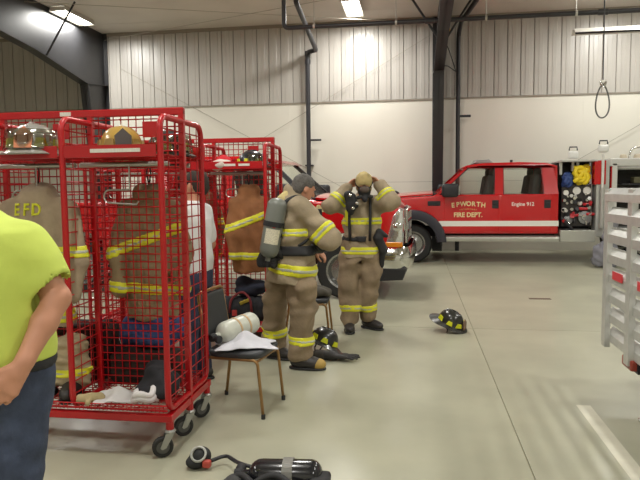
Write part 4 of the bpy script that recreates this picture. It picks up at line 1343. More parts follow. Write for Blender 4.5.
# vertical lime patch beside the strap
vb = np.maximum(coat.band(tc + V3((-0.145, 0, 0)), (1, 0, 0), 0.045, 0.007, lambda P: P[..., 1] + 0.0), np.abs(coat.P[..., 2] - 1.27) - 0.09)
coat.build('reflective_trim', M_lime, co, d=vb)
hd = s_(364, 185, -0.12)
RH = basis((0.12, -0.90, -0.42), (0, -0.3, 1))
Lh = lambda x, y, z: hd + RH @ V3((x, y, z))
hp = [cap(tc + V3((0, 0, 1.42)), hd + (0, 0.02, -0.05), 0.058, 0.055, 0.03)] + head_prims(hd, RH)
hp += [cap(tc + V3((0, 0, 1.42)), sh1, 0.05, 0.05, 0.02), cap(sh1, el1, 0.045, 0.04, 0.02), cap(el1, wr1 + (wr1 - el1) * 0.1, 0.04, 0.028, 0.02), cap(tc + V3((0, 0, 1.42)), sh2, 0.05, 0.05, 0.02), cap(sh2, el2, 0.045, 0.04, 0.02), cap(el2, wr2 + (wr2 - el2) * 0.1, 0.04, 0.028, 0.02)]
hp += hand_prims(wr1 + (wr1 - el1) * 0.12, s_(354, 181, -0.10) - wr1, (0.7, -0.5, -0.1), 1, 0.45) + hand_prims(wr2 + (wr2 - el2) * 0.12, s_(374, 179, -0.08) - wr2, (-0.7, -0.5, -0.1), -1, 0.45)
Field(hp, 0.0085).build('body', M_skin, FB)
hoodf = Field([ell(Lh(0, -0.010, 0.045), (0.092, 0.112, 0.100), 0.02, RH), ell(Lh(0, -0.04, -0.05), (0.085, 0.075, 0.10), 0.02, RH),
               cut(ell(Lh(0, 0.10, -0.045), (0.068, 0.08, 0.085), 0.015, RH)), cut(rbox(Lh(0, 0.12, -0.13), (0.2, 0.13, 0.10), 0.02, 0.015, RH))], 0.010, wob=0.004, wfreq=(30, 30, 30), seed=6)
hoodf.build('fire_hood', mat('khaki_hood', (176, 158, 108), rough=0.9, noise=0.15, nscale=14), FB)
mask = Field([ell(Lh(0, 0.078, -0.040), (0.070, 0.055, 0.078), 0.02, RH), cap(Lh(0, 0.10, -0.09), Lh(0, 0.165, -0.10), 0.036, 0.030, 0.015), cap(Lh(0.03, 0.10, -0.09), Lh(0.075, 0.13, -0.09), 0.022, 0.02, 0.01), cap(Lh(-0.03, 0.10, -0.09), Lh(-0.075, 0.13, -0.085), 0.022, 0.02, 0.01)], 0.008)
mk = mask.build('face_mask', M_web, FB)
Field([ell(Lh(0, 0.108, -0.005), (0.056, 0.034, 0.040), 0.01, RH)], 0.007).build('mask_lens', mat('mask_lens', (96, 84, 78), rough=0.12), mk)
MB(frame_to(tuple(Lh(0, 0.166, -0.10)), tuple(RH @ V3((0, 1, -0.1))))).lathe([(0, 0.006), (0.02, 0.006), (0.024, 0)], 14).build('mask_valve', M_chrome, mk)
for sx in (-1, 1):
    MB().tube([tuple(Lh(sx * 0.06, 0.07, 0.0)), tuple(Lh(sx * 0.092, 0.0, 0.02)), tuple(Lh(sx * 0.09, -0.06, 0.03))], 0.009, 6).build('mask_strap', M_web, mk)
    pts = [tc + V3((sx * 0.11, -0.165, 1.02)), tc + V3((sx * 0.115, -0.18, 1.20)), tc + V3((sx * 0.115, -0.165, 1.36)), tc + V3((sx * 0.11, -0.10, 1.485)), tc + V3((sx * 0.10, 0.05, 1.51)), tc + V3((sx * 0.10, 0.17, 1.36))]
    MB().tube(path_round([tuple(q) for q in pts], 0.07), 0.016, 8).build('shoulder_strap', M_web, FB, smooth=True)
coat.build('waist_belt', M_web, FB, d=coat.band(tc + V3((0, 0, 1.04)), (0, 0, 1), 0.055, 0.013, column(tc, 0.27)))
MB().box(tuple(tc + V3((0.02, -0.185, 1.04))), (0.09, 0.03, 0.06), bevel=0.01).build('buckle', M_trimblk, FB)
rg = Field([cap(s_(348, 195, -0.22), s_(351, 212, -0.20), 0.045, 0.035, 0.02), cap(s_(353, 197, -0.22), s_(356, 206, -0.22), 0.035, 0.03, 0.02), rbox(s_(351, 207, -0.22), (0.05, 0.03, 0.05), 0.02, 0.02)], 0.009, wob=0.006, seed=4).build('chest_regulator', M_web, FB)
for (px, py) in ((350, 195), (353, 208), (357, 203)):
    q = s_(px, py, -0.265)
    MB(frame_to(tuple(q), (0, -1, 0.2))).lathe([(0, 0.008), (0.016, 0.008), (0.02, 0)], 12).build('gauge', M_chrome, rg, smooth=True)
Field([cap(s_(378, 238, -0.10), s_(384, 250, -0.08), 0.06, 0.05, 0.03), cap(s_(383, 250, -0.08), s_(382, 266, -0.06), 0.045, 0.025, 0.03), cap(s_(386, 236, -0.08), s_(380, 232, -0.10), 0.03, 0.04, 0.02)], 0.011, wob=0.008, seed=7).build('hip_regulator', M_web, FB)
bMt = Matrix.Translation(tuple(tc + V3((0.0, 0.28, 0.98)))) @ Matrix.Rotation(0.08, 4, 'X')
cylinder_tank(FB, bMt, 0.50, 0.085)
MB().box(tuple(tc + V3((0, 0.185, 1.22))), (0.20, 0.04, 0.48), bevel=0.015).build('pack_frame', M_web, FB)

# ---------------------------------------------------------------- man in the neon shirt, close by on the left
YN = 2.08
p0 = at(-22, 460, YN)
NM = empty('person', (p0.x, YN, 0), 0, 'man in a neon yellow t-shirt and blue jeans walking past the rack', 'person')
s_ = lambda px, py, dy=0.0: V3(at(px, py, YN + dy) - Vector((p0.x, YN, 0)))
M_neon = mat('neon_shirt', (200, 216, 98), rough=0.85, noise=0.05, nscale=9, bump=0.15, bscale=25)
M_jean = mat('denim', (60, 69, 90), rough=0.9, noise=0.25, nscale=16, bump=0.2, bscale=120)
fwd = V3((-0.35, -0.94, 0)); RN = basis(fwd)
sh_r = s_(24, 244, 0.03); el_r = s_(57, 298, 0.0); wr_r = s_(24, 362, -0.16)
zs = sh_r[2]
sh_l = V3((-sh_r[0] - 0.06, sh_r[1] - 0.1, zs - 0.02))
el_l = sh_l + V3((-0.10, 0.03, -0.29)); wr_l = el_l + V3((0.06, -0.16, -0.20))
shirt = Field([loft([(0.985, 0, 0, 0.262, 0.195), (1.03, 0, 0, 0.262, 0.20), (1.20, 0, 0, 0.245, 0.175), (1.36, 0, 0, 0.235, 0.15), (1.46, 0, 0, 0.19, 0.12), (1.53, 0.06, 0, 0.09, 0.085)], 0.04, RN, (0.075, 0, 0)),
               cap(sh_r, sh_r * 0.32 + el_r * 0.68, 0.092, 0.086, 0.05), cap(sh_l, sh_l * 0.35 + el_l * 0.65, 0.092, 0.086, 0.05),
               cut(cap((-0.04, 0, 1.52), (-0.06, -0.01, 1.7), 0.062, 0.065, 0.005)),
               cut(cap(sh_r * 0.28 + el_r * 0.72, el_r, 0.074, 0.09, 0.005))], 0.010, wob=0.006, wfreq=(9, 9, 9), seed=31)
so = shirt.build('t_shirt', M_neon, NM)
lg = shirt.band((0, 0, 0), (1, 0, 0), 9, 0.003, lambda P: np.maximum(np.maximum(np.abs(P[..., 2] - s_(0, 259)[2]) - 0.012, np.abs(P[..., 0] - s_(-8, 258)[0]) - 0.065), P[..., 1] + 0.02))
shirt.build('chest_print', mat('print_dark', (70, 84, 40), rough=0.8), so, d=lg)
h1 = V3((0.215, -0.02, 0.93)); h2 = V3((-0.03, 0.02, 0.93))
k1 = V3((0.225, -0.10, 0.50)); k2 = V3((-0.04, 0.10, 0.50))
a1 = V3((0.225, -0.06, 0.09)); a2 = V3((-0.05, 0.26, 0.11))
jeans = Field([loft([(0.80, 0, 0, 0.22, 0.17), (0.98, 0, 0, 0.238, 0.178), (1.03, 0, 0, 0.235, 0.176)], 0.05, RN, (0.085, 0, 0)),
               cap(h1, k1, 0.115, 0.088, 0.03), cap(k1, a1, 0.086, 0.075, 0.03), cap(h2, k2, 0.115, 0.088, 0.03), cap(k2, a2, 0.086, 0.075, 0.03)], 0.012, wob=0.006, wfreq=(10, 10, 16), seed=33)
jo = jeans.build('jeans', M_jean, NM)
jeans.build('belt', M_web, NM, d=jeans.band((0, 0, 0.975), (0, 0, 1), 0.036, 0.006))
boot(NM, a1, a1 + V3((-0.1, -0.28, 0)), 'shoe')
boot(NM, a2, a2 + V3((-0.1, -0.28, 0)), 'shoe')
hc = V3((-0.09, -0.05, 1.71)); RH = basis((-0.6, -0.8, -0.1))
body = [cap((-0.04, 0, 1.45), hc + (0.0, 0.01, -0.05), 0.062, 0.058, 0.03)] + head_prims(hc, RH)
body += [cap((-0.04, 0, 1.45), sh_r, 0.05, 0.055, 0.02), cap(sh_r, sh_r * 0.6 + el_r * 0.4, 0.055, 0.058, 0.02), cap((-0.04, 0, 1.45), sh_l, 0.05, 0.055, 0.02), cap(sh_l, sh_l * 0.6 + el_l * 0.4, 0.055, 0.058, 0.02)]
body += [cap(sh_r * 0.6 + el_r * 0.4, el_r, 0.058, 0.047, 0.02), cap(el_r, el_r * 0.6 + wr_r * 0.4, 0.047, 0.045, 0.02), cap(el_r * 0.6 + wr_r * 0.4, wr_r, 0.045, 0.031, 0.02),
         cap(sh_l * 0.6 + el_l * 0.4, el_l, 0.058, 0.047, 0.02), cap(el_l, wr_l, 0.046, 0.031, 0.02)]
body += hand_prims(wr_r + (wr_r - el_r) * 0.05, s_(8, 386, -0.20) - wr_r, (-0.8, 0.5, -0.5), -1, 0.62, 1.05) + hand_prims(wr_l + (wr_l - el_l) * 0.05, wr_l - el_l, (0.8, 0.3, 0), 1, 0.55)
Field(body, 0.008).build('body', M_skin, NM)
Field(hair_prims(hc, RH), 0.010, wob=0.003, wfreq=(50, 50, 50), seed=9).build('hair', M_hairb, NM)

# ---------------------------------------------------------------- man in the white shirt between the racks
YW = 4.85
p0 = at(196, 340, YW)
WM = empty('person', (p0.x, YW, 0), 0, 'man in a white shirt and jeans standing between the red racks', 'person')
s_ = lambda px, py, dy=0.0: V3(at(px, py, YW + dy) - Vector((p0.x, YW, 0)))
M_wsh = mat('white_shirt', (226, 224, 224), rough=0.85, noise=0.03)
fwd = V3((-0.98, 0.2, 0)); RW_ = basis(fwd); rt = RW_[:, 0]
sh_r = rt * 0.17 + V3((0, 0, 1.42)); sh_l = -rt * 0.17 + V3((0, 0, 1.42))
el_r = sh_r + rt * 0.06 + V3((0.02, 0, -0.28)); wr_r = el_r + fwd * 0.14 + V3((0, 0, -0.20))
el_l = sh_l - rt * 0.06 + V3((0, 0, -0.28)); wr_l = el_l + fwd * 0.18 + V3((0, 0, -0.14))
sh_ = Field([loft([(0.93, 0, 0, 0.185, 0.13), (1.15, 0, 0, 0.185, 0.135), (1.36, 0, 0, 0.20, 0.13), (1.45, 0, 0, 0.16, 0.10), (1.51, 0, 0, 0.08, 0.075)], 0.04, RW_),
             cap(sh_r, el_r * 0.8 + sh_r * 0.2, 0.078, 0.068, 0.04), cap(sh_l, el_l * 0.8 + sh_l * 0.2, 0.078, 0.068, 0.04)], 0.014, wob=0.006, seed=41)
sh_.build('shirt', M_wsh, WM)
h1 = rt * 0.09 + V3((0, 0, 0.92)); h2 = -rt * 0.09 + V3((0, 0, 0.92))
a1 = rt * 0.11 + V3((0, 0, 0.09)); a2 = -rt * 0.11 + V3((0, 0, 0.09))
je = Field([loft([(0.80, 0, 0, 0.17, 0.13), (0.97, 0, 0, 0.17, 0.128)], 0.05, RW_), cap(h1, h1 * 0.5 + a1 * 0.5, 0.095, 0.078, 0.03), cap(h1 * 0.5 + a1 * 0.5, a1, 0.078, 0.068, 0.03), cap(h2, h2 * 0.5 + a2 * 0.5, 0.095, 0.078, 0.03), cap(h2 * 0.5 + a2 * 0.5, a2, 0.078, 0.068, 0.03)], 0.015, wob=0.005, seed=43)
je.build('jeans', mat('dark_denim', (54, 60, 84), rough=0.9, noise=0.2, nscale=16), WM)
boot(WM, a1, a1 + fwd * 0.3, 'shoe'); boot(WM, a2, a2 + fwd * 0.3, 'shoe')
hc = V3((s_(194, 180)[0], 0.03, 1.63)); RH = basis((-0.9, 0.3, -0.12))
Field([cap((0, 0, 1.42), hc + (0.01, 0, -0.05), 0.058, 0.055, 0.03), cap((0, 0, 1.42), sh_r, 0.045, 0.05, 0.02), cap(sh_r, el_r, 0.05, 0.043, 0.02), cap((0, 0, 1.42), sh_l, 0.045, 0.05, 0.02), cap(sh_l, el_l, 0.05, 0.043, 0.02), cap(el_r * 0.7 + sh_r * 0.3, el_r, 0.05, 0.043, 0.02), cap(el_r, wr_r, 0.043, 0.03, 0.02), cap(el_l * 0.7 + sh_l * 0.3, el_l, 0.05, 0.043, 0.02), cap(el_l, wr_l, 0.043, 0.03, 0.02)]
      + head_prims(hc, RH) + hand_prims(wr_r, wr_r - el_r, tuple(-rt), 1, 0.45) + hand_prims(wr_l, wr_l - el_l, tuple(rt), -1, 0.45), 0.009).build('body', M_skin, WM)
Field(hair_prims(hc, RH), 0.011).build('hair', M_hairb, WM)
# ------------------------------------------------------------------ hanging turnout coats
def hung_coat(loc, yaw, w, col, seed, label, stripes, depth=0.13, length=0.86, sway=0.0, back_text=None, slim=1.0, sho=0.62, ty=0.235):
    """loc: where the loop hangs on the bar; coat drops from there"""
    root = empty('turnout_coat', loc, yaw, label, 'coat', 'turnout coats in the racks')
    m = mat('coat_cloth_%d' % seed, col, rough=0.88, noise=0.18, nscale=9, bump=0.35, bscale=45)
    z0, z1 = -0.13 - length, -0.13
    h = w / 2
    F = Field([loft([(z0, sway, 0, h * 0.80, depth * 0.95), (z0 + length * 0.45, sway * 0.5, 0, h * 0.72, depth * 0.9), (z1 - 0.20, 0, 0, h * (sho + 0.12), depth * 0.8), (z1 - 0.09, 0, 0, h * sho, depth * 0.6), (z1 - 0.02, 0, 0, h * 0.28, depth * 0.45)], 0.05, None, (0, 0, 0), 2.2),
               cap((h * 0.62, 0, z1 - 0.15), (h * 0.90 * slim, -0.03, z1 - 0.45), 0.075, 0.068, 0.05), cap((h * 0.90 * slim, -0.03, z1 - 0.45), (h * 0.86 * slim, -0.07, z1 - 0.66), 0.068, 0.06, 0.03),
               cap((-h * 0.62, 0, z1 - 0.15), (-h * 0.90 * slim, -0.03, z1 - 0.45), 0.075, 0.068, 0.05), cap((-h * 0.90 * slim, -0.03, z1 - 0.45), (-h * 0.86 * slim, -0.07, z1 - 0.66), 0.068, 0.06, 0.03),
               cap((-0.06, 0, z1 - 0.03), (0.06, 0, z1 - 0.03), 0.055, 0.055, 0.04), cap((-0.05, 0.02, z1 + 0.0), (0.05, 0.02, z1 + 0.0), 0.035, 0.035, 0.02)],
              0.012, wob=0.012, wfreq=(15, 15, 7), seed=seed)
    o = F.build('coat_shell', m, root)
    for (z, n) in stripes:
        trim(F, o, (0, 0, z), n, 0.075)
    MB().tube(path_round([(0, 0, z1 + 0.02), (0.015, 0, -0.02), (0, 0, 0.022), (-0.015, 0, -0.02), (-0.002, 0, z1 + 0.02)], 0.02), 0.005, 6).build('hanger_loop', M_web, root)
    if back_text:
        tm = MB()
        M = Matrix.Translation((0.02, -depth * 0.80 - 0.012, z1 - 0.215)) @ Matrix.Rotation(math.pi / 2, 4, 'X') @ Matrix.Rotation(0.02, 4, 'Z')
        # letters pressed onto the cloth
        for k, ch in enumerate(back_text):
            c = MB().text(ch, 0.105, Matrix.Identity(4), 0.004, 0.002, 0.8)
            xs = [-0.066, 0.0, 0.066][k]
            for fcs in c.f: pass
            pts = []
            for v in c.v:
                x, z = v[0] + xs - 0.03, v[1] + z1 - ty
                i = int(round((x - F.lo[0]) / F.vox)); kk = int(round((z - F.lo[2]) / F.vox))
                colm = F.d[min(max(i, 0), F.n[0] - 1), :, min(max(kk, 0), F.n[2] - 1)]
                ins = np.argwhere(colm < 0)
                y = F.lo[1] + F.vox * (ins[0, 0] if len(ins) else 0) - 0.010
                pts.append((x, y - v[2], z))
            tm.v += []
            tm.add(pts, c.f)
        tm.build('back_lettering', mat('lime_letters', (214, 214, 44), rough=0.5), o, label='yellow letters EFD')
    return root
rx = lambda i: R1X - (i + 0.5) * BAY
hung_coat((rx(1) + 0.03, R1Y + 0.19, 1.7445), 0.0, 0.56, (166, 148, 124), 51, 'tan turnout coat with yellow EFD letters hanging in the rack', [(-0.52, (0, 0, 1)), (-0.93, (0, 0, 1))], back_text='EFD', depth=0.12, sho=0.86, ty=0.16)
hung_coat((rx(0) - 0.0, R1Y + DEP - 0.19, 1.7445), 0.35, 0.44, (140, 120, 92), 53, 'brown turnout coat hanging behind the wire mesh of the rack', [(-0.46, (-0.35, 0, 1)), (-0.80, (0.12, 0, 1))], depth=0.12, length=0.88, sho=0.5)
r2 = lambda i: R2X - (i + 0.5) * BAY
hung_coat((r2(0) + 0.10, R2Y + 0.19, 1.7445), 0.5, 0.46, (142, 94, 58), 55, 'rust brown turnout coat hanging above the black duffel bag', [(-0.44, (-0.35, 0, 1)), (-0.80, (0.05, 0, 1))], depth=0.13, length=0.84, slim=0.85, sho=0.5)
hung_coat((r2(1) + 0.05, R2Y + DEP - 0.19, 1.7445), 0.1, 0.50, (128, 108, 80), 57, 'drab turnout coat hanging in the far side of the second rack', [(-0.48, (0, 0, 1)), (-0.85, (0, 0, 1))], depth=0.12)

# ------------------------------------------------------------------ fire helmets (front towards local +x)
def fire_helmet(loc, yaw, col, label, visor=True, refl=(222, 220, 40), tilt=(0, 0), lift=0.0, visor_down=False, badge=None, clear=False, sc=1.0):
    root = empty('fire_helmet', loc, yaw, label, 'helmet', 'fire helmets')
    T = Matrix.Translation((0, 0, lift)) @ Matrix.Scale(sc, 4) @ Matrix.Rotation(tilt[0], 4, 'X') @ Matrix.Rotation(tilt[1], 4, 'Y')
    m = mat('helmet_%d_%d_%d' % col, col, rough=0.28, coat=0.4, noise=0.08, nscale=12)
    def dome(u, v):
        a = 2 * math.pi * u
        t = v * math.pi / 2
        r = math.cos(t) ** 0.75
        ridge = 0.012 * max(0, 1 - abs(math.sin(a)) * 5 ) * math.sin(t)
        return tuple(T @ Vector((0.145 * r * math.cos(a), 0.118 * r * math.sin(a), 0.05 + (0.135 + ridge) * math.sin(t))))
    sh = MB().grid(dome, 32, 9, closed_u=True, thick=0.004).build('shell', m, root, smooth=True, sharp=60)
    def brim(u, v):
        a = 2 * math.pi * u
        ext = 0.035 + 0.055 * max(0, -math.cos(a)) ** 1.5 + 0.02 * max(0, math.cos(a))
        r = 1 + ext / 0.13 * v
        return tuple(T @ Vector((0.145 * r * math.cos(a), 0.118 * r * math.sin(a), 0.052 - 0.028 * v - 0.02 * v * max(0, -math.cos(a)))))
    MB().grid(brim, 32, 4, closed_u=True, thick=0.005).build('brim', m, root, smooth=True, sharp=60)
    for k, a in enumerate((35, 80, 130, 230, 280, 325)):
        a = math.radians(a)
        p = Vector((0.1465 * math.cos(a), 0.1195 * math.sin(a), 0.082))
        n_ = Vector((math.cos(a) / 0.145, math.sin(a) / 0.118, 0.9)).normalized()
        MB(T @ frame_to(p, n_, (-math.sin(a), math.cos(a), 0))).prism([(-0.036, -0.022), (0.036, -0.022), (0.022, 0.024), (-0.022, 0.024)], 'z', -0.006, 0.006).build('reflector', mat('refl_%d_%d_%d' % refl, refl, rough=0.4), sh)
    if visor:
        def vis(u, v):
            a = math.radians(-78 + 156 * u)
            z = (0.045 - 0.115 * v) if visor_down else (0.05 + 0.10 * v)
            r = 1.16 if visor_down else (1.16 - 0.10 * v)
            return tuple(T @ Vector((0.145 * r * math.cos(a) + 0.01, 0.122 * r * math.sin(a), z)))
        MB().grid(vis, 16, 4, thick=0.003).build('face_shield', glass('shield_clear', (214, 214, 206), 0.22, 0.06), root, smooth=True)
    if badge:
        MB(T @ frame_to((0.155, 0, 0.10), (1, 0, 0.35), (0, 1, 0))).prism([(-0.04, -0.05), (0.04, -0.05), (0.045, 0.02), (0.0, 0.065), (-0.045, 0.02)], 'z', -0.004, 0.006).build('front_shield', mat('badge_%d' % badge[0], badge, rough=0.5), sh)
    MB(T).tube([(0.02, 0.118, 0.045), (0.03, 0.09, -0.045), (0.03, 0, -0.075), (0.03, -0.09, -0.045), (0.02, -0.118, 0.045)], 0.007, 6).build('chin_strap', M_web, root) if visor_down or lift else None
    return root
SZ1 = SHELF - 0.0085 - 0.022
fire_helmet((rx(1) + 0.06, R1Y + 0.13, SZ1), math.radians(-75), (134, 132, 126), 'grey fire helmet with clear shield on the shelf above the EFD coat', True, badge=(196, 120, 84), sc=1.2)
fire_helmet((rx(0) - 0.03, R1Y + 0.22, SZ1), math.radians(-60), (172, 138, 66), 'tan fire helmet on the shelf beside a black helmet', False, refl=(150, 120, 60), badge=(60, 50, 44), sc=1.1)
fire_helmet((rx(0) + 0.13, R1Y + 0.56, SZ1), math.radians(-40), (36, 38, 42), 'black fire helmet with yellow reflectors beside the tan helmet', True, refl=(232, 222, 40), sc=1.1)
fire_helmet((r2(0) + 0.13, R2Y + 0.20, SZ1), math.radians(-20), (34, 36, 44), 'black fire helmet with lime reflector next to the red cap', True, refl=(214, 222, 40), badge=(150, 160, 190))
# red cap and pale cloth on the second rack's shelf
o = empty('red_cap', (r2(0) - 0.17, R2Y + 0.23, SZ1), 2.6, 'red cap lying on the shelf next to a pale cloth', 'cap')
Field([ell((0, 0, 0.03), (0.11, 0.10, 0.12), 0.02), cut(rbox((0, 0, -0.2), (0.4, 0.4, 0.2), 0.001, 0.004))], 0.010, wob=0.004, seed=3).build('crown', mat('cap_red', (206, 26, 40), rough=0.8), o)
Field([ell((0.14, -0.02, 0.012), (0.09, 0.075, 0.012), 0.01)], 0.008).build('peak', MATS['cap_red'], o)
o = Field([ell((0, 0, 0.04), (0.11, 0.08, 0.042), 0.02), ell((0.06, 0.02, 0.05), (0.06, 0.05, 0.04), 0.02), cut(rbox((0, 0, -0.2), (0.4, 0.4, 0.2), 0.001, 0.004))], 0.010, wob=0.012, seed=21).build('pale_cloth', mat('cloth_pale', (210, 196, 186), rough=0.9))
o.location = (r2(0) - 0.16, R2Y + 0.07, SZ1); tag(o, 'pale crumpled cloth on the shelf before the red cap', 'cloth')
# helmet lying on the floor in the open
pf = at(449, 329, 6.95)
fire_helmet((pf.x, 6.95, 0), math.radians(-25), (40, 40, 36), 'black fire helmet with yellow patches lying alone on the concrete floor', True, refl=(224, 226, 40), tilt=(0.12, 0.42), lift=0.062, visor_down=True, badge=(112, 84, 62))
# helmet and gloves by the boots
ph = at(320, 354, 5.75)
fire_helmet((ph.x, 5.83, 0), math.radians(200), (32, 32, 34), 'black fire helmet with lime markings beside a pair of black gloves', False, refl=(222, 226, 40), tilt=(0.0, -0.45), lift=0.075)
def glove(loc, d, label, seed):
    d = V3(d)
    root = empty('work_glove', loc, 0, label, 'glove', 'black gloves on the floor')
    P = hand_prims((0, 0, 0.045), d, (0, 0, -1), 1, 0.06, 1.45, spread=12.0) + [cap(V3((0, 0, 0.045)) - d * 0.14, (0, 0, 0.045), 0.045, 0.042, 0.02)]
    Field(P + [cut(rbox((0, 0, -0.2), (1, 1, 0.201), 0.0005, 0.002))], 0.008, wob=0.0015, wfreq=(30, 30, 30), seed=seed).build('glove_body', mat('black_leather', (44, 42, 42), rough=0.6), root)
    Field([cap(V3((0, 0, 0.045)) - d * 0.15, V3((0, 0, 0.045)) - d * 0.09, 0.048, 0.047, 0.01), cut(rbox((0, 0, -0.2), (1, 1, 0.201), 0.0005, 0.002))], 0.008).build('cuff', mat('glove_cuff', (66, 62, 58), rough=0.8), root)
pg = at(329, 357, 5.62)
glove((pg.x + 0.03, 5.63, 0), (0.97, -0.1, 0.0), 'black work glove with spread fingers on the floor beside the helmet', 5)

# ------------------------------------------------------------------ stacking chairs
M_bronze = mat('bronze_tube', (158, 122, 78), rough=0.3, metal=0.6)
M_vinyl = mat('black_vinyl', (52, 54, 58), rough=0.5, bump=0.1, bscale=80)
def make_chair(loc, yaw, label):
    """faces local +x"""
    r = empty('stacking_chair', loc, yaw, label, 'chair', 'bronze framed stacking chairs')
    sz = 0.43
    Field([loft([(sz - 0.015, 0, 0, 0.205, 0.21), (sz + 0.02, 0, 0, 0.215, 0.22), (sz + 0.038, 0, 0, 0.20, 0.205)], 0.02, None, (0.0, 0, 0), 5)], 0.012).build('seat', M_vinyl, r)
    bkf = Field([rbox((-0.24, 0, 0.69), (0.022, 0.19, 0.16), 0.02, 0.01, np.array(Matrix.Rotation(-0.16, 3, 'Y')))], 0.010)
    bkf.build('backrest', M_vinyl, r)
    for s in (-1, 1):
        MB().tube(path_round([(0.225, s * 0.205, 0), (0.185, s * 0.20, sz - 0.02), (-0.18, s * 0.20, sz - 0.02)], 0.04), 0.0115, 8).build('leg', M_bronze, r, smooth=True)
        MB().tube(path_round([(-0.25, s * 0.205, 0), (-0.195, s * 0.20, sz - 0.03), (-0.225, s * 0.20, 0.60), (-0.262, s * 0.19, 0.85)], 0.05), 0.0125, 8).build('leg', M_bronze, r, smooth=True)
        for x in (0.224, -0.249):
            MB().lathe([(0, 0), (0.015, 0), (0.015, 0.03), (0.012, 0.035)], 10, Matrix.Translation((x, s * 0.205, 0))).build('foot_cap', M_rubber, r)
    MB().tube(path_round([(-0.262, -0.19, 0.85), (-0.264, -0.15, 0.865), (-0.264, 0.15, 0.865), (-0.262, 0.19, 0.85)], 0.03), 0.0125, 8).build('back_tube', M_bronze, r, smooth=True)
    MB().tube([(0.187, -0.2, sz - 0.025), (0.187, 0.2, sz - 0.025)], 0.010, 8).build('cross_rail', M_bronze, r)
    MB().tube([(-0.19, -0.2, sz - 0.025), (-0.19, 0.2, sz - 0.025)], 0.010, 8).build('cross_rail', M_bronze, r)
    return r
CHX, CHY = -1.235, 4.335
CH = make_chair((CHX, CHY, 0), math.radians(-8), 'stacking chair holding an air cylinder and a grey cloth')
c2 = at(309, 338, 6.45)
make_chair((c2.x + 0.02, 6.42, 0), math.radians(4), 'stacking chair half hidden behind the firefighter with the air pack')
# air cylinder lying on the chair
ap = Vector((CHX, CHY, 0))
cyl = empty('air_cylinder', (ap.x - 0.14, ap.y + 0.0, 0.47), 0, 'loose white air cylinder lying across the chair seat', 'cylinder')
cylinder_tank(cyl, frame_to((-0.02, -0.10, 0.083), (0.45, 0.75, 0.10)), 0.38, 0.082, mat('tank_white', (192, 194, 182), rough=0.35, noise=0.06), 'cylinder_body')
def bandm(z): return frame_to((-0.02, -0.10, 0.083), (0.45, 0.75, 0.10)) @ Matrix.Translation((0, 0, z))
for z in (0.16, 0.25):
    MB(bandm(z)).lathe([(0.0825, -0.008), (0.085, -0.008), (0.085, 0.008), (0.0825, 0.008)], 24).build('cylinder_band', mat('tape_tan', (190, 160, 120), rough=0.6), cyl)
def cloth_heap(name, loc, P, col, label, cat, seed, wob=0.014, vox=0.009, cutz=True, freq=(16, 16, 16)):
    if cutz:
        P = P + [cut(rbox((0, 0, -0.2), (1, 1, 0.2), 0.001, 0.003))]
    o = Field(P, vox, wob=wob, wfreq=freq, seed=seed).build(name, mat(name + '_cloth', col, rough=0.9, noise=0.08, nscale=12))
    zmin = min(v.co.z for v in o.data.vertices)
    o.location = (loc[0], loc[1], loc[2] - zmin)
    return tag(o, label, cat)
def draped(name, loc, rz, w, d, fn, col, label, cat, nu=34, nv=28):
    """a sheet of cloth laid in folds; fn(x, y) gives its height over the support"""
    def g(u, v):
        x, y = (u - 0.5) * w, (v - 0.5) * d
        ex = 0.06 * w * math.sin(9 * v + 1) * (2 * u - 1) ** 2 * (1 if u > 0.5 else -1)
        ey = 0.06 * d * math.sin(8 * u + 2) * (2 * v - 1) ** 2
        return (x + ex, y + ey, 0.006 + fn(x, y))
    o = MB().grid(g, nu, nv, thick=0.004).build(name, mat(name + '_weave', col, rough=0.9, noise=0.05, nscale=12, bump=0.1, bscale=60), smooth=True)
    o.location = loc
    o.rotation_euler = (0, 0, rz)
    return tag(o, label, cat)
def folds(x, y):
    a = 0.030 * (0.5 + 0.5 * math.sin(11 * x + 17 * y + 2 * math.sin(12 * y))) + 0.022 * (0.5 + 0.5 * math.sin(19 * x - 15 * y + 2 * math.sin(14 * x + 1)))
    hump = 0.055 * math.exp(-((x + 0.03) ** 2 + (y - 0.02) ** 2) / 0.011)
    return (a + hump) * max(0.15, 1 - (abs(x) / 0.22) ** 3) * max(0.25, 1 - (abs(y) / 0.17) ** 3)
draped('folded_cloth', (ap.x + 0.03, ap.y - 0.055, 0.4685), 0.3, 0.40, 0.29, folds, (200, 200, 207), 'light grey cloth crumpled on the chair seat', 'cloth')
# things on the second chair
cloth_heap('mask_bag', (c2.x + 0.15, 6.38, 0.4685), [ell((0, 0, 0.04), (0.10, 0.11, 0.055), 0.02), cap((-0.05, 0, 0.06), (0.08, -0.03, 0.03), 0.035, 0.03, 0.02)], (78, 74, 66), 'dark grey mask bag lying on the half hidden chair', 'bag', 63, 0.012)

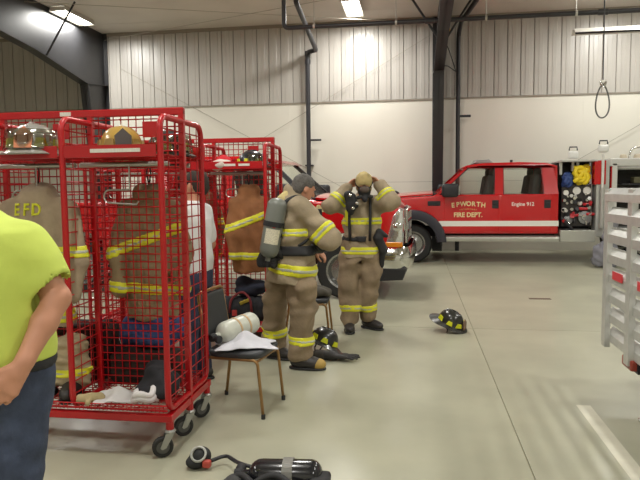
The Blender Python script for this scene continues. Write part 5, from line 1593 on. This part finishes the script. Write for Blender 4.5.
# ------------------------------------------------------------------ things on the rack floors
FZ = BASEZ + 0.0535
draped('white_towel', (rx(0) - 0.07, R1Y + 0.13, FZ), 0.35, 0.25, 0.20, lambda x, y: 0.8 * folds(x * 1.2, y * 1.2), (228, 226, 226), 'white towel spread on the floor mesh of the rack', 'towel')
tw = []
for i in range(60):
    t = i / 59
    a = 2 * math.pi * 2.2 * t
    tw.append((0.07 * math.cos(a) * (1 - 0.25 * t), 0.06 * math.sin(a), 0.02 + 0.06 * t + 0.012 * math.sin(3 * a)))
o = MB().tube(tw, 0.020, 8).build('knotted_rag', mat('rag_white', (216, 212, 212), rough=0.9, noise=0.06), smooth=True)
o.location = (rx(0) + 0.125, R1Y + 0.09, FZ + 0.005)
tag(o, 'white rag twisted into a loop beside the white towel', 'rag')
cloth_heap('black_jacket', (rx(0) + 0.17, R1Y + 0.25, FZ), [ell((0, 0, 0.06), (0.11, 0.13, 0.09), 0.03), ell((-0.03, 0.02, 0.12), (0.09, 0.09, 0.07), 0.03), cap((-0.10, -0.10, 0.03), (0.06, -0.14, 0.03), 0.035, 0.04, 0.03)], (34, 34, 38), 'black jacket heaped beside the twisted white rag', 'jacket', 67, 0.014)
cloth_heap('blue_jacket', (rx(0) - 0.02, R1Y + 0.54, FZ + 0.235), [ell((0, 0, 0.10), (0.24, 0.12, 0.10), 0.04), ell((0.06, 0, 0.17), (0.16, 0.10, 0.07), 0.04), ell((-0.12, 0.0, 0.14), (0.10, 0.09, 0.07), 0.04)], (58, 76, 124), 'blue jacket lying on the dark kit bag', 'jacket', 69, 0.014, 0.012)
cloth_heap('kit_bag', (rx(0) - 0.02, R1Y + 0.53, FZ), [rbox((0, 0, 0.11), (0.25, 0.13, 0.11), 0.05, 0.03)], (54, 44, 40), 'dark kit bag under the blue jacket', 'bag', 71, 0.010, 0.012)
cloth_heap('tan_mitten', (rx(0) - 0.22, R1Y + 0.06, FZ), [cap((-0.06, -0.01, 0.03), (0.05, 0.02, 0.03), 0.032, 0.036, 0.02), cap((0.0, 0.0, 0.03), (0.02, -0.06, 0.025), 0.02, 0.018, 0.01)], (176, 160, 120), 'small tan mitten at the edge of the rack floor', 'glove', 73, 0.005)
# bunker pants collapsed round their boots in the next bay
def pants_and_boots(loc, yaw, label, col):
    r = empty('bunker_pants', loc, yaw, label, 'trousers')
    P = []
    for s in (-1, 1):
        P += [cap((s * 0.085, 0, 0.12), (s * 0.08, 0, 0.30), 0.095, 0.10, 0.03)]
    P += [ell((0, 0, 0.30), (0.19, 0.11, 0.06), 0.03), ell((0.05, -0.04, 0.34), (0.12, 0.08, 0.05), 0.03), cut(cap((0.0, 0, 0.38), (0, 0, 0.5), 0.06, 0.08, 0.02))]
    Fp = Field(P, 0.012, wob=0.016, wfreq=(10, 10, 26), seed=75)
    o = Fp.build('trousers', mat('bunker_%d' % col[0], col, rough=0.9, noise=0.2, nscale=10), r)
    trim(Fp, o, (0, 0, 0.16), (0, 0, 1), 0.05)
    for s in (-1, 1):
        boot(r, (s * 0.085, 0.0, 0.1), (s * 0.10, -0.3, 0.1))
    return r
pants_and_boots((rx(1) + 0.12, R1Y + 0.20, FZ), 0.2, 'cream bunker pants collapsed round black boots under the EFD coat', (176, 160, 130))
pants_and_boots((r2(1) + 0.05, R2Y + 0.20, FZ), -0.1, 'brown bunker pants collapsed round boots in the second rack', (112, 84, 56))
cloth_heap('dark_kit_bag', (rx(1) + 0.10, R1Y + 0.53, FZ), [rbox((0, 0, 0.20), (0.22, 0.13, 0.20), 0.06, 0.03)], (56, 38, 38), 'tall dark maroon bag behind the cream bunker pants', 'bag', 77, 0.010, 0.013)
# duffel in the second rack
db = empty('duffel_bag', (r2(0) + 0.02, R2Y + 0.22, FZ), 0.1, 'black duffel bag with strap and tag on the rack floor', 'bag')
Field([rbox((0, 0, 0.115), (0.27, 0.16, 0.115), 0.08, 0.03), ell((0.05, -0.02, 0.20), (0.20, 0.12, 0.05), 0.03), cut(rbox((0, 0, -0.2), (1, 1, 0.2), 0.001, 0.003))], 0.012, wob=0.010, seed=79).build('bag_body', mat('duffel_black', (30, 31, 36), rough=0.8, noise=0.15, nscale=10), db)
MB().tube(path_round([(-0.12, -0.16, 0.10), (-0.11, -0.16, 0.24), (0.0, -0.10, 0.31), (0.09, -0.165, 0.24), (0.10, -0.165, 0.10)], 0.06), 0.012, 8).build('strap', mat('strap_maroon', (120, 40, 44), rough=0.8), db, smooth=True)
MB().box((-0.07, -0.172, 0.10), (0.05, 0.012, 0.06), bevel=0.004).build('bag_tag', mat('tag_red', (170, 50, 50), rough=0.6), db)
MB().box((0.03, -0.165, 0.21), (0.10, 0.012, 0.035), rot=(0.5, -0.4, 0), bevel=0.004).build('yellow_patch', mat('patch_yellow', (190, 170, 60), rough=0.6), db)
cloth_heap('navy_jacket', (r2(0) + 0.07, R2Y + 0.24, FZ + 0.245), [ell((0, 0, 0.05), (0.17, 0.12, 0.07), 0.03), ell((0.08, -0.03, 0.09), (0.10, 0.09, 0.05), 0.03), ell((-0.06, 0, 0.11), (0.10, 0.09, 0.06), 0.03)], (40, 44, 60), 'navy jacket piled on the black duffel bag', 'jacket', 81, 0.012, 0.011)
# dark boots under the second rack, behind the chair
for k, (dx, dy) in enumerate(((-0.10, 0.14), (0.05, 0.11), (0.16, 0.16))):
    r = empty('rubber_boot', (r2(0) + dx, R2Y + dy, 0), 0.2 * k - 0.2, 'brown rubber boot standing on the floor under the duffel bag', 'boot', 'boots under the second rack')
    P = [cap((0, 0, 0.19), (0, 0, 0.08), 0.052, 0.052, 0.02), ell((0, -0.04, 0.05), (0.048, 0.10, 0.05), 0.03), cut(rbox((0, 0, -0.1), (0.5, 0.5, 0.115), 0.001, 0.004)), cut(cap((0, 0, 0.2), (0, 0, 0.3), 0.042, 0.045, 0.004)), cut(rbox((0, 0, 0.32), (0.4, 0.4, 0.12), 0.001, 0.004))]
    Field(P, 0.010).build('boot_upper', mat('boot_brown', (70, 44, 36), rough=0.6), r)
    MB().box((0, -0.045, 0.008), (0.09, 0.21, 0.016), bevel=0.007).build('sole', M_rubber, r)

# ------------------------------------------------------------------ air pack on the floor in front
q = at(282, 476, 3.20)
SP = empty('air_pack', (q.x, 3.05, 0), 0, 'black air pack harness with a face mask on a hose lying on the floor', 'air pack')
Mc = frame_to((-0.16, 0.05, 0.085), (1, 0.05, 0.02))
cylinder_tank(SP, Mc, 0.40, 0.080, mat('tank_black', (30, 30, 34), rough=0.18, coat=0.4), 'air_cylinder')
MB(Mc).lathe([(0.081, 0.19), (0.088, 0.19), (0.088, 0.245), (0.081, 0.245)], 22).build('cylinder_band', mat('band_grey', (120, 118, 112), rough=0.5), SP)
Field([rbox((0.02, -0.10, 0.04), (0.27, 0.13, 0.028), 0.02, 0.02), rbox((0.23, -0.01, 0.06), (0.05, 0.11, 0.05), 0.02, 0.02), cap((0.15, 0.10, 0.06), (0.27, 0.02, 0.05), 0.03, 0.035, 0.02)], 0.011, wob=0.006, seed=83).build('back_plate', M_web, SP)
rr = random.Random(4)
for k, (a, b, c) in enumerate((((-0.25, 0.0, 0.02), (-0.18, -0.12, 0.10), (0.05, -0.20, 0.05)), ((-0.2, -0.15, 0.03), (0.0, -0.02, 0.16), (0.2, -0.18, 0.06)), ((-0.30, -0.06, 0.03), (-0.20, 0.02, 0.11), (-0.08, -0.10, 0.09)), ((0.05, 0.12, 0.02), (0.24, 0.12, 0.05), (0.30, -0.08, 0.03)))):
    MB().tube(path_round([a, b, c], 0.15), 0.018, 8).build('harness_strap', M_web, SP, smooth=True)
Field([ell((-0.25, -0.06, 0.04), (0.09, 0.08, 0.04), 0.02), ell((-0.22, 0.0, 0.05), (0.05, 0.05, 0.05), 0.02), cut(rbox((0, 0, -0.2), (1, 1, 0.2015), 0.001, 0.003))], 0.010, wob=0.010, seed=85).build('harness_pad', mat('pad_grey', (62, 62, 62), rough=0.8), SP)
for (x, y, z) in ((0.05, -0.13, 0.075), (0.16, -0.05, 0.08), (-0.05, -0.16, 0.07)):
    MB().box((x, y, z), (0.05, 0.035, 0.012), bevel=0.004).build('strap_buckle', M_chrome, SP)
mk0 = at(200, 472, 3.33) - Vector((q.x, 3.05, 0))
mk0.z = 0.0
MB().tube(path_round([(-0.15, 0.10, 0.10), (-0.25, 0.17, 0.085), (mk0.x + 0.14, mk0.y + 0.06, 0.05), (mk0.x + 0.06, mk0.y - 0.02, 0.04)], 0.12), 0.011, 8).build('air_hose', M_trimblk, SP, smooth=True)
fm = Field([ell((mk0.x, mk0.y + 0.02, 0.055), (0.062, 0.055, 0.055), 0.02), ell((mk0.x - 0.02, mk0.y - 0.02, 0.035), (0.055, 0.05, 0.036), 0.02), cut(rbox((0, 0, -0.2), (2, 2, 0.2015), 0.001, 0.003))], 0.008).build('face_mask', M_web, SP)
Mr = frame_to((mk0.x + 0.005, mk0.y - 0.025, 0.082), (0.1, -0.75, 0.6))
MB(Mr).lathe([(0.036, 0.0), (0.045, 0.004), (0.048, 0.012), (0.042, 0.02), (0.036, 0.018), (0.034, 0.0)], 22).build('mask_ring', mat('ring_grey', (176, 176, 170), rough=0.3), fm, smooth=True)
MB(Mr).lathe([(0, 0.010), (0.03, 0.008), (0.036, 0.0)], 18).build('mask_port', M_web, fm, smooth=True)
MB().box((mk0.x + 0.055, mk0.y - 0.035, 0.035), (0.05, 0.04, 0.045), bevel=0.012).build('quick_coupling', mat('coupling_red', (176, 70, 58), rough=0.4), SP)

# ------------------------------------------------------------------ aluminium utility trailer with its slatted gate up
gx = at(614, 300, 5.05).x
TR = empty('utility_trailer', (gx, 5.05, 0), 0, 'aluminium utility trailer with slatted gate and red reflectors', 'trailer')
z0, z1 = 0.37, 1.57
NP = 4
sp = 0.53
lean = 0.055
for k in range(NP + 1):
    y = -k * sp
    MB().add([(dx + (0 if z == z0 else lean * -1), y + dy, z) for z in (z0 - 0.02, z1) for dx in (-0.02, 0.02) for dy in (-0.045, 0.045)], [(0, 1, 3, 2), (4, 6, 7, 5), (0, 4, 5, 1), (2, 3, 7, 6), (0, 2, 6, 4), (1, 5, 7, 3)]).build('gate_post', M_alum, TR)
ns = 7
for i in range(ns + 1):
    t = i / ns
    z = z0 + 0.02 + (z1 - z0 - 0.11) * t
    x = -lean * (z - z0) / (z1 - z0) - 0.01
    w = 0.112 if i < ns else 0.10
    for k in range(NP):
        pass
    MB().prism([(x - 0.024, z), (x - 0.024, z + w * 0.55), (x + 0.016, z + w), (x + 0.02, z + w), (x + 0.02, z + w - 0.01), (x - 0.016, z + w * 0.5), (x - 0.016, z)], 'y', -NP * sp, 0.02).build('gate_slat', M_alum, TR)
for k in (0, 1):
    zr = at(620, 274, 4.7).z if k == 0 else at(638, 282, 4.2).z
    MB().box((-0.064, -0.27 - 0.53 * k, 0.93), (0.006, 0.22, 0.062)).build('red_reflector', mat('reflector_red', (206, 52, 62), rough=0.35), TR)
MB().box((1.5, -NP * sp / 2, 0.40), (3.0, NP * sp, 0.06)).build('deck', M_alum, TR)
for s in (0, -NP * sp):
    MB().box((1.5, s, 0.62), (3.0, 0.05, 0.05)).build('side_rail', M_alum, TR)
    for x in (0.1, 1.5, 2.95):
        MB().box((x, s, 0.52), (0.05, 0.05, 0.22)).build('side_upright', M_alum, TR)
for y in (-0.50, -NP * sp + 0.3):
    tl = MB().box((-0.035, y, 0.355), (0.05, 0.20, 0.075), bevel=0.012).build('tail_lamp', mat('tail_red', (146, 60, 46), rough=0.3), TR)
    MB().box((-0.01, y, 0.355), (0.02, 0.24, 0.10)).build('lamp_bracket', M_trimblk, tl)
jk = MB().tube([(0.02, -0.68, 0.37), (0.02, -0.68, 0.10)], 0.022, 10).build('stabiliser_jack', M_trimblk, TR)
MB().box((0.02, -0.68, 0.24), (0.06, 0.06, 0.14), bevel=0.02).build('jack_sleeve', M_trimblk, jk)
MB().lathe([(0, 0.0), (0.05, 0.0), (0.05, 0.012), (0.022, 0.03), (0.02, 0.10), (0, 0.10)], 14, Matrix.Translation((0.02, -0.68, 0))).build('jack_foot', M_chrome, jk, smooth=True, sharp=40)
for y in (0.12, -NP * sp - 0.12):
    M = Matrix.Translation((1.7, y, 0.30)) @ Matrix.Rotation(math.pi / 2, 4, 'X')
    t = MB(M).lathe([(0.17, -0.09), (0.27, -0.09), (0.30, -0.06), (0.30, 0.06), (0.27, 0.09), (0.17, 0.09)], 26).build('wheel', M_tyre, TR, smooth=True, sharp=40)
    MB(M).lathe([(0, 0.03), (0.15, 0.03), (0.175, 0.09), (0.175, -0.09), (0.15, -0.03), (0, -0.03)], 24).build('rim', M_rim, t, smooth=True, sharp=40)
# crumpled grey tarp by the gate
qb = at(596, 256, 12.7)
cloth_heap('grey_tarp', (qb.x + 0.20, 12.75, 0.0), [ell((0, 0, 0.30), (0.20, 0.2, 0.22), 0.05), ell((0.06, 0, 0.55), (0.15, 0.16, 0.18), 0.05), ell((-0.02, 0, 0.12), (0.24, 0.22, 0.16), 0.05), ell((0.10, 0, 0.80), (0.11, 0.12, 0.15), 0.05)], (128, 128, 136), 'crumpled grey tarp heaped on the floor beyond the gate', 'tarp', 91, 0.03, 0.018, freq=(9, 9, 9))

# dark bundle on the engine's hood
hb = at(393.5, 190, 14.2)
o = Field([ell((0, 0, 0.0), (0.15, 0.13, 0.11), 0.02), ell((0.08, 0, -0.01), (0.11, 0.11, 0.05), 0.02), cut(rbox((0, 0, -0.2), (1, 1, 0.19), 0.001, 0.003))], 0.011, wob=0.005, seed=95).build('black_bundle', M_web)
o.location = (hb.x, 14.2, 1.425)
tag(o, 'dark rounded bundle lying on the hood of the crew cab engine', 'bundle')

# black bag at the side of the man in the white shirt
wp = WM.location
sb = empty('shoulder_bag', (wp.x - 0.10, wp.y - 0.33, 0.98), 0.1, 'black shoulder bag carried by the man in the white shirt', 'bag')
Field([rbox((0, 0, 0.14), (0.12, 0.06, 0.14), 0.05, 0.03), ell((0.02, -0.03, 0.12), (0.10, 0.06, 0.10), 0.03)], 0.011, wob=0.008, seed=97).build('bag_body', MATS['duffel_black'], sb)
MB().tube(path_round([(-0.09, 0.02, 0.25), (0.02, 0.10, 0.47), (0.10, 0.24, 0.545), (0.10, 0.14, 0.42), (0.10, 0.02, 0.25)], 0.08), 0.012, 8).build('strap', M_web, sb, smooth=True)
